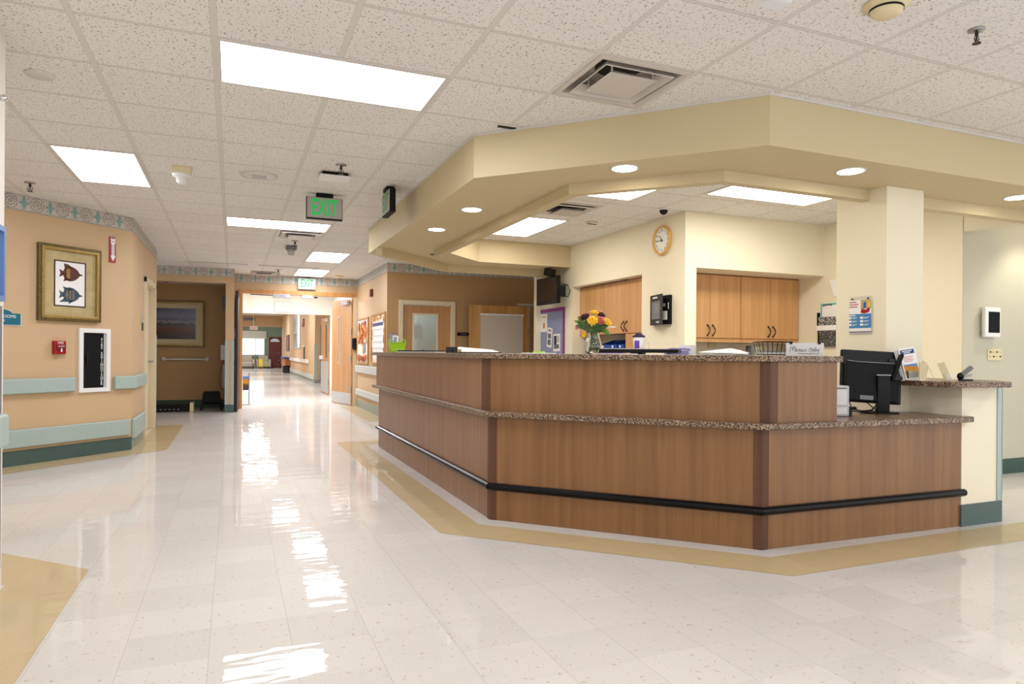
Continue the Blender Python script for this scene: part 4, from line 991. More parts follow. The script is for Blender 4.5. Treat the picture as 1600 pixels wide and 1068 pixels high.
leafsprig('light green sprig at the upper left edge of the bouquet',915,510,6.87,.075,math.radians(140),'leaflt',5)
leafsprig('feathery fern sprig below the coral flower',928,513,6.83,.07,math.radians(20),'leaf',6)
# travel mug
p=up(998,7.2); t=thing('travel_mug','white travel mug with dark purple lid on the counter','mug',(p[0],p[1],1.16))
B().lathe([(.035,0),(.038,.02),(.044,.135),(.043,.137)],seg=24).obj('cup','white',t,smooth=True); B().lathe([(.047,.135),(.048,.146),(.03,.156),(.028,.165),(.015,.166)],seg=24).obj('lid','plum',t,smooth=True)
B().tube([(.044*cY,-.044*sY,.11),(.075*cY,-.075*sY,.10),(.075*cY,-.075*sY,.05),(.04*cY,-.04*sY,.035)],.005,8).obj('handle','white',t,smooth=True)
g=B().box(-.03,.005,-.0475,-.040,.045,.11); g.xform(Matrix.Rotation(-YAW-.2,4,'Z')); g.obj('purple_label','lilac',t)
# black low tray / monitors behind
pa=up(940,6.95); pb=up(1062,7.0)
t=thing('document_tray','long low black document tray on the counter beside the mug','tray',((pa[0]+pb[0])/2,(pa[1]+pb[1])/2,ZT),math.atan2(pb[1]-pa[1],pb[0]-pa[0]))
L=math.dist(pa,pb)/2; B().box(-L,L,-.10,.12,.012,.038).obj('tray_bed','black',t,bev=.003); B().box(-L*.2,L*.1,-.08,.1,0,.012).obj('foot','black',t); B().box(-L*.95,L*.7,-.09,.1,.0381,.042).obj('paper_stack','paper2',t)
p=up(965,6.75); t=thing('paper_stack','orange topped flat paper stack on the counter right of the vase','paper',(p[0],p[1],ZT),-PI/4-.1); B().box(-.17,.13,-.06,.06,0,.006).obj('sheets','paper',t); B().box(-.17,.05,-.062,.06,.006,.008).obj('folder','coral',t)
B().faces and None
p=up(1057,7.3); t=thing('periwinkle_organizer','low periwinkle plastic desk organizer behind the black tray','organizer',(p[0],p[1],1.165),-YAW); B().box(-.08,.08,-.05,.05,0,.035).obj('body','periw',t,bev=.004); B().tube([(-.09,-.05,.04),(-.05,-.05,.046),(.05,-.05,.046),(.09,-.05,.04)],.007,6).obj('rim','periw',t)
p=up(1072,7.35); t=thing('standing_folder','white folder standing upright at the cream wall corner','folder',(p[0],p[1],1.165),-YAW); B().box(-.05,.075,0,.006,0,.075).obj('front_cover','paper',t); g=B(); g.faces([(.075,0,0),(.085,.05,0),(.085,.05,.06),(.077,0,.05)],[(0,1,2,3)]); g.obj('back_cover','grey',t)
# loose papers right
p=up(1130,6.85); t=thing('paper_pile','loose pile of white papers on the counter left of the wire basket','paper',(p[0],p[1],ZT),-.3)
for k,(rz,dz) in enumerate(((.1,0),(-.15,.006),(.25,.012))):
    g=B(); g.faces([(-.13,-.1,dz),(.14,-.1,dz+.002),(.14,.1,dz+.022+k*.006),(-.13,.1,dz+.006),(-.13,-.1,dz+.003),(.14,-.1,dz+.005),(.14,.1,dz+.025+k*.006),(-.13,.1,dz+.009)],[(0,1,2,3),(4,5,6,7),(0,1,5,4),(1,2,6,5),(2,3,7,6),(3,0,4,7)]); g.xform(Matrix.Rotation(rz,4,'Z')); g.obj('sheet','paper',t)
# wire basket
p=up(1207,7.0); t=thing('wire_basket','black wire basket with papers on the counter behind the menus sign','basket',(p[0],p[1],ZT),-YAW+.05)
def rect(z,w,d,r): return B().tube([(-w,-d,z),(w,-d,z),(w,d,z),(-w,d,z)],r,6,True)
rect(.092,.105,.075,.0035).obj('top_rim','black',t); rect(.006,.085,.06,.003).obj('bottom_rim','black',t)
g=B()
for i in range(7):
    x=-1+i/3; 
    for s in (-1,1): g.tube([(x*.105,s*.075,.092),(x*.085,s*.06,.006)],.0018,5)
for i in range(4):
    y=-1+i*2/3
    for s in (-1,1): g.tube([(s*.105,y*.075,.092),(s*.085,y*.06,.006)],.0018,5)
g.obj('wire','black',t); B().box(-.08,.08,-.05,.05,.008,.022).obj('paper_stack','paper2',t); B().box(-.06,.085,-.045,.045,.022,.030).obj('dark_folder','grey',t)
# menus sign
p=up(1258,6.7); t=thing('menus_sign','white card sign handwritten Menus Only at the right end of the counter','sign',(p[0],p[1],ZT),-YAW-.12)
B().box(-.117,.115,0,.006,0,.082).obj('card','paper2',t)
for x in (-.088,.085): B().box(x-.008,x+.008,-.006,.012,.074,.088).obj('binder_clip','black',t)
def stroke(pts): return [(x,-.001,z) for x,z in pts]
g=B()
S=[[(-.095,.025),(-.088,.055),(-.080,.06),(-.076,.03),(-.070,.058),(-.062,.058),(-.06,.024)],
   [(-.055,.034),(-.046,.036),(-.048,.044),(-.054,.04),(-.054,.028),(-.044,.026)],[(-.038,.026),(-.037,.042),(-.032,.042),(-.029,.026)],[(-.022,.042),(-.022,.028),(-.014,.028),(-.012,.042),(-.011,.026)],[(.005,.044),(-.002,.04),(.006,.033),(-.003,.026)],
   [(.034,.05),(.026,.042),(.027,.026),(.038,.026),(.042,.04),(.034,.05)],[(.048,.026),(.049,.042),(.055,.042),(.058,.026)],[(.064,.058),(.065,.026)],[(.072,.042),(.076,.028),(.086,.044),(.078,.012),(.066,.012)],[(-.045,.014),(.01,.012),(.06,.016)]]
for s in S: g.tube(stroke(s),.0015,5)
g.obj('handwriting','dark',t)
# green basket, papers, binder (left part of the counter)
p=onx(620.5,548,1.95); t=thing('green_basket','lime green plastic basket at the far left end of the counter','basket',(p.x,p.y,ZT),-YAW+.2)
g=B(); 
prof=[(.085,.05,0),(.11,.066,.11),(.118,.074,.125),(.106,.064,.125),(.10,.058,.11),(.08,.045,.008)]
vs=[(sx*w_,sy*d_,z) for (w_,d_,z) in prof for sx,sy in ((-1,-1),(1,-1),(1,1),(-1,1))]
fs=[(k*4+i,k*4+(i+1)%4,(k+1)*4+(i+1)%4,(k+1)*4+i) for k in range(5) for i in range(4)]+[(3,2,1,0),(20,21,22,23)]
g.faces(vs,fs); g.obj('basket_body','lime',t,bev=.006)
B().tube([(.05,-.06,.12),(.058,-.06,.158),(.08,-.06,.165),(.10,-.06,.15),(.105,-.06,.12)],.006,8).obj('handle','lime',t,smooth=True)
B().tube([(-.105,-.06,.12),(-.1,-.06,.15),(-.08,-.06,.165),(-.058,-.06,.158),(-.05,-.06,.12)],.006,8).obj('handle','lime',t,smooth=True)
g=B()
for i in range(6): g.box(-.07+i*.028,-.055+i*.028,-.0605,-.058,.03,.036)
g.obj('slot','white',t)
t=thing('paper_card','white printed card standing in the green basket','card',(p.x-.02,p.y+.02,ZT+.01),-YAW+.2); B().box(-.045,.03,0,.002,0,.205).obj('card','paper',t); B().box(-.03,.01,-.001,0,.11,.19).obj('printed_block','felt',t); t.rotation_euler=(-.12,.06,-YAW+.2)
p=onx(660,548,1.9); t=thing('black_clipboard','flat black clipboard with white papers left of the binder on the counter','clipboard',(p.x,p.y,ZT),-.9); B().box(-.25,.25,-.12,.12,0,.012).obj('papers','paper',t); B().box(-.24,.26,-.13,.12,.012,.022).obj('board','blackm',t,bev=.003)
p=onx(709,548,1.92); t=thing('card_box','small black file box beside the white open binder on the counter','box',(p.x,p.y,ZT),-YAW-.1); B().box(-.065,.075,-.05,.05,0,.055).obj('box','dark',t,bev=.003); B().box(-.012,.012,-.053,-.05,.012,.028).obj('latch','black',t)
p=onx(752,548,1.95); t=thing('open_binder','open black binder with white pages near the counter corner','binder',(p.x,p.y,ZT),-YAW+.1)
B().box(-.19,.16,-.13,.14,0,.008).obj('cover','black',t); g=B(); g.faces([(-.185,-.12,.009),(.15,-.12,.009),(.10,.13,.016),(-.20,.13,.05),(-.2,-.1,.03)],[(0,1,2,4),(4,2,3)]); g.faces([(-.17,-.11,.009),(.15,-.11,.009),(.10,.12,.03),(-.19,.12,.052)],[(0,1,2,3)]); g.obj('pages','paper',t); B().box(-.2,-.17,-.12,.12,.008,.03).obj('tab_divider','mat_gold',t)
p=up(838,6.9); t=thing('note_pad','flat white papers with a lime pad on top right of the binder','note pad',(p[0],p[1],ZT),-.6); B().box(-.1,.14,-.07,.07,0,.006).obj('papers','paper',t); B().box(-.02,.06,-.05,.05,.006,.016).obj('lime_pad','lime',t)
# desk: monitor, keyboard, printer, papers
ZD=.763
mp=onz(1374,645,ZD); t=thing('computer_monitor','black computer monitor seen from behind on the low desk','monitor',(mp.x,mp.y,ZD),-YAW-.12)
B().lathe([(.13,0),(.13,.008),(.05,.016),(.001,.017)],seg=32).xform(Matrix.Diagonal((1,.75,1,1))).obj('base','black',t)
g=B(); g.faces([(-.03,-.04,.012),(.055,-.04,.012),(.055,.0,.012),(-.03,.0,.012),(-.035,-.06,.27),(.05,-.06,.27),(.05,-.02,.27),(-.035,-.02,.27)],[(0,3,2,1),(4,5,6,7),(0,1,5,4),(1,2,6,5),(2,3,7,6),(3,0,4,7)]); g.obj('stand_neck','black',t,bev=.005)
MM=Matrix.Translation((-.055,.01,.26))@Matrix.Rotation(math.radians(3.0),4,'Y')@Matrix.Rotation(math.radians(-6),4,'X')
g=B().box(-.207,.205,-.005,.03,-.19,.185); g.xform(MM); g.obj('panel','black',t,bev=.008)
g=B().box(-.19,.18,-.035,-.005,-.185,.095); g.xform(MM); g.obj('rear_housing','blackm',t,bev=.02)
g=B().tube([(-.17,-.02,.105),(-.1,-.03,.098),(.1,-.03,.098),(.19,-.018,.102)],.0045,6); g.xform(MM); g.obj('ridge','grey',t)
g=B().box(-.085,.005,-.038,-.034,-.17,-.14); g.xform(MM); g.obj('rating_label','grey',t)
g=B().box(-.045,.05,-.03,-.02,.0,.006); g.xform(Matrix.Translation((.0,-.04,.27))); g.obj('neck_cap','lgrey',t)
c=thing('cable_bundle','black cables looping beside the monitor stand','cable',(mp.x-.12,mp.y+.05,ZD)); 
B().tube([(-.16,.02,.01),(-.1,-.02,.03),(.0,.0,.012),(.08,-.02,.02),(.16,.0,.06),(.17,.03,.12)],.005,6).tube([(-.15,.0,.12),(-.10,.0,.06),(-.13,-.01,.02),(-.05,-.05,.008),(.08,-.05,.008)],.004,6).tube([(.05,.0,.12),(.03,-.03,.07),(.06,-.06,.03),(.12,-.06,.02),(.2,-.03,.03)],.004,6).obj('cable','black',c,smooth=True)
pp=onz(1316,650,ZD); t=thing('desk_printer','light grey desktop label printer behind the counter end panel','printer',(pp.x,pp.y,ZD),-YAW+.1)
B().box(-.13,.045,-.01,.16,0,.205).obj('body','lgrey',t,bev=.008); B().box(-.12,.025,-.014,-.009,.075,.18).obj('front_door','paper2',t,bev=.002); B().box(-.1,.02,-.0155,-.0135,.186,.19).obj('paper_slot','dark',t); B().box(-.12,.025,-.014,-.009,.015,.06).obj('paper_drawer','paper2',t,bev=.002); B().box(.04,.07,.0,.05,.0,.04).obj('power_brick','black',t)
kp=onz(1345,638,ZD); t=thing('keyboard','dark keyboard lying behind the monitor stand','keyboard',(kp.x,kp.y,ZD),-.2); B().box(-.13,.13,-.05,.05,0,.014).obj('base','dark',t,bev=.003)
g=B()
for i in range(12):
    for j in range(4): g.box(-.122+i*.0205,-.105+i*.0205,-.043+j*.022,-.026+j*.022,.014,.02)
g.obj('keys','grey',t)
q=onz(1405,641,ZD); t=thing('loose_paper','white sheet lying on the desk right of the monitor','paper',(q.x,q.y,ZD),.2); B().box(-.14,.12,-.1,.1,0,.002).obj('sheet','paper',t); B().box(-.1,.08,-.08,.05,.002,.0035).obj('top_sheet','paper2',t)
# shelf: brochure holder, cards, stapler, dark display
ZS=1.001
def sh(u,y): p=ony(u,595,y); return (p.x,p.y,ZS)
t=thing('desk_phone','dark angled phone or display behind the monitor on the side shelf','phone',sh(1404,3.44),-YAW)
g=B(); g.faces([(-.06,-.05,0),(.035,-.05,0),(.035,.06,0),(-.06,.06,0),(-.07,.0,.15),(.02,.0,.15),(.02,.05,.15),(-.07,.05,.15)],[(0,3,2,1),(4,5,6,7),(0,1,5,4),(1,2,6,5),(2,3,7,6),(3,0,4,7)]); g.obj('body','dark',t,bev=.006)
g=B(); g.box(-.012,.012,-.02,.02,-.1,.1); g.xform(Matrix.Translation((-.035,-.04,.09))@Matrix.Rotation(math.radians(20),4,'Y')); g.obj('handset','blackm',t,bev=.008)
t=thing('brochure_holder','clear brochure holder full of leaflets on the side shelf','brochure holder',sh(1430,3.34),-YAW)
tilt=Matrix.Rotation(math.radians(-12),4,'X')@Matrix.Rotation(math.radians(-9),4,'Y')@Matrix.Translation((0,0,.008))
for k,(x0,x1,y,z1,m) in enumerate(((-.075,.04,.03,.215,'paper2'),(-.07,.045,.02,.225,'paper2'),(-.06,.055,.0,.228,'paper'))):
    g=B().box(x0,x1,y,y+.004,.005,z1); g.xform(tilt); g.obj('leaflet',m,t)
g=B().box(-.052,.047,-.002,0,.185,.215); g.xform(tilt); g.obj('header_band','navy',t)
g=B().box(-.04,.03,-.0035,-.002,.202,.208).box(-.03,.015,-.0035,-.002,.191,.196); g.xform(tilt); g.obj('header_line','text_white',t)
g=B(); [g.box(-.04,.02+.012*(i%2),-.002,0,.13+i*.011,.133+i*.011) for i in range(4)]; g.xform(tilt); g.obj('text_line','text_red',t)
g=B().box(-.052,.045,-.002,0,.012,.11); g.xform(tilt); g.obj('cover_photo','autumn',t)
g=B().box(-.062,.06,-.03,-.026,0,.07).box(-.062,.062,-.03,.04,0,.004); g.obj('acrylic_tray','acrylic',t)
t=thing('card_stack','beige brochures leaning at the right of the clear holder','brochure',sh(1442,3.26),-YAW)
B().box(-.03,.022,-.01,.0,0,.125).obj('front_card','matcream',t); g=B(); g.faces([(.02,.0,.02),(.045,.01,.1),(.01,.015,.14),(-.02,.01,.1),(.022,.006,.02),(.047,.016,.1),(.012,.021,.14),(-.018,.016,.1)],[(0,1,2,3),(4,5,6,7),(0,1,5,4),(1,2,6,5),(2,3,7,6),(3,0,4,7)]); g.obj('rear_card','sofa',t)
g=B(); g.tube([(.0,-.02,.003),(.06,-.02,.003),(.055,-.01,.06),(.04,.0,.09)],.0025,6); g.obj('wire_stand','chrome',t)
t=thing('card_holder','small clear business card holder with kraft cards beside the stapler','card holder',sh(1482,3.26),-YAW)
for k in range(3):
    g=B().box(-.028+.006*k,.022+.006*k,-.004+.006*k,-.001+.006*k,.004,.135); g.xform(Matrix.Rotation(math.radians(-16),4,'X')@Matrix.Rotation(math.radians(-14),4,'Y')); g.obj('card','matcream' if k<2 else 'paper',t)
g=B().box(-.03,.03,-.03,-.026,0,.05).box(-.03,.03,-.03,.03,0,.004); g.obj('acrylic_tray','acrylic',t)
t=thing('stapler','grey and black stapler standing open on the side shelf','stapler',sh(1507,3.20),-YAW)
B().box(-.035,.05,-.02,.02,0,.012).obj('base_plate','dark',t,bev=.004)
g=B(); g.box(-.03,.065,-.016,.016,-.012,.016); g.xform(Matrix.Translation((.0,0,.055))@Matrix.Rotation(math.radians(-38),4,'Y')); g.obj('upper_arm','grey',t,bev=.007)
g=B(); g.box(-.02,.05,-.012,.012,-.006,.008); g.xform(Matrix.Translation((.005,0,.028))@Matrix.Rotation(math.radians(-16),4,'Y')); g.obj('magazine','lgrey',t,bev=.003)
B().ball((-.028,0,.032),.024,(1,.8,1.1)).obj('pivot_housing','black',t,smooth=True)

# ================================================================== CEILING FIXTURES
def troffer(lab,x0,x1,y0,y1,lm='lens'):
    t=thing('ceiling_light',lab,'ceiling light',((x0+x1)/2,(y0+y1)/2,CEIL)); w=(x1-x0)/2; d=(y1-y0)/2
    g=B(); O=[(-w,-d),(w,-d),(w,d),(-w,d)]; e=.028; I=[(-w+e,-d+e),(w-e,-d+e),(w-e,d-e),(-w+e,d-e)]
    vs=[(x,y,-.006) for x,y in O]+[(x,y,-.006) for x,y in I]+[(x,y,-.0005) for x,y in O]+[(x,y,-.0005) for x,y in I]; fs=[]
    for i in range(4):
        j=(i+1)%4; fs+=[(i,j,j+4,i+4),(i,i+8,j+8,j),(i+4,j+4,j+12,i+12)]
    g.faces(vs,fs); g.obj('frame','gridwhite',t)
    B().quad((-w+e,-d+e,-.003),(-w+e,d-e,-.003),(w-e,d-e,-.003),(w-e,-d+e,-.003)).obj('diffuser',lm,t); return t
def gx(i): return GX+T*i
def gy(j): return GY+T*j
troffer('large near ceiling light panel, biggest in the photo',gx(0),gx(2),gy(0),gy(1))
troffer('ceiling light panel at the left above the fish picture wall',gx(-2),gx(-1),gy(4),gy(6))
troffer('wide ceiling light panel beyond the hanging exit sign',gx(0),gx(2),gy(8),gy(9))
troffer('square looking ceiling light panel nearer of the two before the corridor doors',gx(2),gx(3),gy(12),gy(14))
troffer('ceiling light panel farthest along the corridor just above the doors',gx(2),gx(3),gy(16),gy(18))
troffer('ceiling light panel inside the station left, above the opening',3.05,3.62,7.12,8.36,'lensin')
troffer('ceiling light panel inside the station right, above the back cabinets',4.19,5.47,4.80,5.40,'lensin')
troffer('ceiling light panel sliver inside the station between the other two',3.08,3.70,4.72,5.94,'lensin')
troffer('ceiling light panel in the vestibule beyond the corridor doors',.9,1.51,16.2,17.4,'lensfar')
troffer('added light panel brightening the room behind the ochre wall door',3.0,3.6,12.2,12.8)  # unseen panel added to brighten the view through the door glass
# unseen fill lights added outside the frame to brighten the view
for k,(i,j) in enumerate(((0,-6),(5,-6),(-6,1),(10,-4),(12,-10),(0,-12),(5,-12))): 
    t=troffer('unseen fill light panel added outside the frame',gx(i),gx(i+2),gy(j),gy(j+1)); t['group']='fill lights added outside the frame'
for y in (22,27,33,39,46):
    t=thing('ceiling_light','long ceiling light panel in the far hall hidden above the doorway','ceiling light',(1.0,y,3.3),0,'far hall ceiling lights'); B().box(-.6,.6,-.3,.3,-.02,0).obj('frame','gridwhite',t); B().quad((-.58,-.28,-.021),(-.58,.28,-.021),(.58,.28,-.021),(.58,-.28,-.021)).obj('diffuser','lensfar',t)
def downlight(lab,u,v,z=2.41,pos=None):
    p=pos or onz(u,v,z); t=thing('recessed_downlight',lab,'downlight',(p[0],p[1],z),0)
    B().lathe([(.098,0),(.098,-.006),(.082,-.005),(.082,.0)],seg=28,cap=False).obj('trim_ring','gridwhite',t,smooth=True)
    B().cyl((0,0,-.0045),.083,.002,'Z',28).obj('lens','lensdl',t); return t
downlight('recessed downlight in the soffit, farthest left one',682,358)
downlight('recessed downlight in the soffit, second from the left',737,327)
downlight('recessed downlight in the soffit above the counter centre',976,262.5)
downlight('recessed downlight in the soffit just left of the column',1329,267)
downlight('recessed downlight in the soffit at the right edge of the photo',1590,308)
# exit signs
def exit_sign(lab,p,rz,w,h,face,lit,body,drop):
    t=thing('exit_sign',lab,'exit sign',p,rz)
    B().box(-w/2,w/2,-.028,.028,-drop-h,-drop).obj('housing',body,t,bev=.003); B().box(-w/2+.006,w/2-.006,-.031,-.028,-drop-h+.012,-drop-.004).obj('face_plate',face,t)
    B().box(-.08,.08,-.04,.04,-drop,0).obj('canopy','blackm',t,bev=.006)
    text('EXIT',h*1.02,lit,t,(0.0,-.032,-drop-h*.5),sx=.56,off=.02); return t
p=onz(507,303,CEIL); exit_sign('grey exit sign with green letters hanging from the corridor ceiling',(p.x,p.y,CEIL),0,.345,.215,'exitface','greenlit','blackm',.04)
p=onz(611,294,CEIL); exit_sign('black exit sign seen edge-on beside the soffit',(p.x-.02,p.y-.0,CEIL),-PI/2,.345,.215,'exitface','greendim','blackm',.04)
exit_sign('white lit exit sign with green letters above the corridor doors',(1.43,YD-.06,CEIL-.02),0,.35,.225,'exitlit','greenpale','white',.01)
o=B().box(-.2,.2,-.02,.02,0,.25).box(-.17,.17,-.025,.0,-.02,0).obj('vestibule_exit_sign','exitlit'); o.location=(1.20,18.74,2.2); tag(o,'white blank exit sign over the second doorway','exit sign')
# vents
def vent(lab,x,y,w,rz=0):
    t=thing('ceiling_vent',lab,'vent',(x,y,CEIL),rz); h=w/2
    def sq(a,z): return [(-a,-a,z),(a,-a,z),(a,a,z),(-a,a,z)]
    def ringq(g,a,za,b_,zb):
        vs=sq(a,za)+sq(b_,zb); g.faces(vs,[(i,(i+1)%4,(i+1)%4+4,i+4) for i in range(4)])
    g=B(); ringq(g,h,-.001,h,-.008); ringq(g,h,-.008,h*.86,-.010); ringq(g,h*.86,-.010,h*.80,-.001); g.obj('outer_frame','vent',t)
    B().quad(*[(x_,y_,-.0008) for x_,y_,z_ in sq(h*.82,0)]).obj('plenum_shade','dark',t)  # flat dark sheet standing in for the shaded recess
    B().cyl((0,0,-.003),h*.42,.002,'Z',28).obj('duct_mouth','black',t)
    g=B(); ringq(g,h*.80,-.03,h*.62,-.012); ringq(g,h*.80,-.03,h*.83,-.02); g.obj('middle_cone','vent',t)
    g=B(); ringq(g,h*.52,-.048,h*.40,-.02); g.faces(sq(h*.52,-.050),[(0,1,2,3)]); g.obj('centre_plate','vent',t)
    for sx,sy in ((-1,1),(1,1)): B().cyl((sx*h*.5,sy*h*.5,-.03),.005,.03,'Z',8).obj('rod','gridwhite',t)
    return t
t=thing('ceiling_vent','large square ceiling air diffuser near the soffit, closest to the camera','vent',(gx(3)+T/2,gy(-1)+T/2,CEIL))
h=T/2-.012
def sq4(a,z): return [(-a,-a,z),(a,-a,z),(a,a,z),(-a,a,z)]
def loft(g,*lv):
    vs=[p for a,z in lv for p in sq4(a,z)]
    g.faces(vs,[(k*4+i,k*4+(i+1)%4,(k+1)*4+(i+1)%4,(k+1)*4+i) for k in range(len(lv)-1) for i in range(4)])
g=B(); loft(g,(h,-.001),(h,-.008),(h*.90,-.010),(h*.86,.0),(h*.84,.10)); g.faces(sq4(h*.84,.10),[(0,1,2,3)]); g.obj('outer_frame','vent',t)
B().cyl((.0,.0,.094),h*.5,.003,'Z',32).obj('duct_mouth','black',t)
g=B(); loft(g,(h*.60,.038),(h*.74,-.006),(h*.755,-.012),(h*.73,-.014),(h*.58,.034),(h*.60,.038)); g.obj('middle_cone','vent',t)
g=B(); loft(g,(h*.40,.012),(h*.50,-.010),(h*.515,-.016),(h*.40,-.018)); g.faces(sq4(h*.40,-.018),[(0,1,2,3)]); g.faces(sq4(h*.40,.012),[(0,1,2,3)]); g.obj('centre_plate','vent',t)
for sx,sy in ((-1,1),(1,1),(-1,-1),(1,-1)): B().cyl((sx*h*.45,sy*h*.45,-.008),.006,.10,'Z',8).obj('rod','gridwhite',t)
vent('square ceiling air diffuser just past the wide light panel',gx(1)+T/2,gy(9)+T/2,.60)
vent('square ceiling air diffuser just before the corridor doors',.57,14.4,.5)
vent('ceiling return grille inside the station near the left light',3.3,6.55,.56)
# slot diffusers
for x0,x1,lab in ((-.775,.255,'long slot vent in the corridor ceiling, left of two'),(.42,1.49,'long slot vent in the corridor ceiling, right of two')):
    o=B().box(x0,x1,13.16,13.22,CEIL-.012,CEIL).obj('slot_vent','vent'); tag(o,lab,'vent')
# speakers, smoke detectors, sprinklers
def disc(name,lab,cat,u,v,prof,m,extra=None,z=CEIL):
    p=onz(u,v,z); t=thing(name,lab,cat,(p.x,p.y,z)); B().lathe(prof,seg=28).obj('body',m,t,smooth=True)
    if extra: extra(t)
    return t
disc('ceiling_speaker','round white ceiling speaker left of the hanging exit sign','speaker',405,274,[(.16,0),(.16,-.006),(.10,-.014),(.001,-.015)],'gridwhite',lambda t:[B().box(-.06,.06,-.06,.06,-.018,-.013).obj('grille','lgrey',t)])
disc('smoke_detector','cream smoke detector at the top right of the ceiling','smoke detector',1385,6,[(.095,0),(.095,-.012),(.07,-.022),(.065,-.042),(.045,-.055),(.001,-.057)],'smoke',lambda t:[B().lathe([(.0705,-.025),(.0695,-.034)],seg=28,cap=False).obj('vent_slot','black',t)])
disc('sprinkler_cover','thin round sprinkler cover disc under the ceiling tile at the upper left','sprinkler',62,116,[(.075,0),(.075,-.006),(.07,-.01),(.001,-.012)],'gridwhite')
disc('smoke_detector','small smoke detector just above the corridor door border','smoke detector',530,431,[(.09,0),(.09,-.015),(.06,-.04),(.001,-.045)],'smoke',lambda t:[B().cyl((0,0,-.05),.02,.01,'Z',12).obj('indicator','rust',t)])
disc('camera_dome','small dark dome camera on the station ceiling by the clock','camera',1037,326,[(.055,0),(.055,-.012),(.05,-.016)],'white',lambda t:[B().ball((0,0,-.02),.045).obj('dome','black',t,smooth=True)])
disc('station_sprinkler_plate','small dark vent louvre on the station ceiling left of the dome camera','vent',925,347,[(.07,0),(.07,-.01),(.04,-.02)],'vent',lambda t:[B().box(-.06,.06,-.005,.005,-.026,-.02).obj('slot','black',t)])
disc('soffit_sprinkler_cap','small grey sprinkler cap under the far left soffit','sprinkler',678,397,[(.055,0),(.055,-.008),(.02,-.02)],'grey',None,2.41)
def sprinkler(lab,u,v,s=1.0):
    p=onz(u,v,CEIL); t=thing('fire_sprinkler',lab,'sprinkler',(p.x,p.y,CEIL))
    B().lathe([(.036*s,0),(.036*s,-.006),(.016*s,-.012)],seg=20).obj('escutcheon','metal',t,smooth=True)
    B().cyl((0,0,-.03*s),.008*s,.02*s,'Z',10).tube([(.008*s,0,-.025*s),(.016*s,0,-.045*s),(.006*s,0,-.062*s)],.0028*s,6).tube([(-.008*s,0,-.025*s),(-.016*s,0,-.045*s),(-.006*s,0,-.062*s)],.0028*s,6).obj('frame_arm','bronze',t)
    B().cyl((0,0,-.068*s),.019*s,.003*s,'Z',14).obj('deflector','bronze',t)
    B().cyl((0,0,-.055*s),.004*s,.025*s,'Z',8).obj('bulb','bronze',t)
sprinkler('ceiling sprinkler at the upper right beside the smoke detector',1526,46,1.0)
sprinkler('ceiling sprinkler above the hanging exit sign',533,257,1.25)
sprinkler('ceiling sprinkler at the left above the wallpaper border',47,285,1.25)
sprinkler('ceiling sprinkler beyond the wide light panel',461,376,1.4)
sprinkler('ceiling sprinkler nearest the corridor doors',435,421,1.5)
# fixtures
p=onz(284,262,CEIL); t=thing('motion_sensor','beige box with hanging white sensor on the left ceiling','sensor',(p.x,p.y,CEIL)); B().box(-.07,.07,-.07,.07,-.055,0).obj('mount_box','smoke',t,bev=.003); B().lathe([(.075,-.055),(.07,-.075),(.045,-.085),(.042,-.12),(.025,-.14),(.001,-.142)],seg=20).obj('sensor_head','white',t,smooth=True)
p=onz(455,384,CEIL); t=thing('motion_sensor','grey box with hanging sensor in the corridor ceiling before the doors','sensor',(p.x,p.y,CEIL)); B().box(-.075,.075,-.07,.07,-.06,0).obj('mount_box','grey',t,bev=.003); B().lathe([(.07,-.06),(.05,-.09),(.045,-.13),(.001,-.145)],seg=20).obj('sensor_head','lgrey',t,smooth=True); B().tube([(-.07,0,-.03),(-.18,0,-.05),(-.26,.02,-.03),(-.30,.04,0)],.004,6).obj('wire','white',t)
p=onz(522,272,CEIL); t=thing('access_point','white wireless access point on the ceiling above the hanging exit sign','access point',(p.x,p.y,CEIL)); B().box(-.11,.11,-.09,.09,-.03,0).obj('mount','blackm',t,bev=.01); B().box(-.13,.13,-.11,.10,-.045,-.03).obj('cover','white',t,bev=.012)
p=onz(1213,-14,CEIL); t=thing('indicator_lamp','translucent white indicator lamp at the top edge of the photo','lamp',(p.x,p.y,CEIL)); B().box(-.055,.055,-.05,.05,-.06,0).obj('lens','picwhite',t,bev=.015); B().box(-.06,.06,-.055,.055,-.012,0).obj('base','white',t)
p=onz(797,199,CEIL); o=B().box(p.x-.09,p.x+.09,p.y-.012,p.y+.012,CEIL-.008,CEIL).obj('ceiling_clip','black'); tag(o,'small black slot where the ceiling meets the soffit corner','vent')

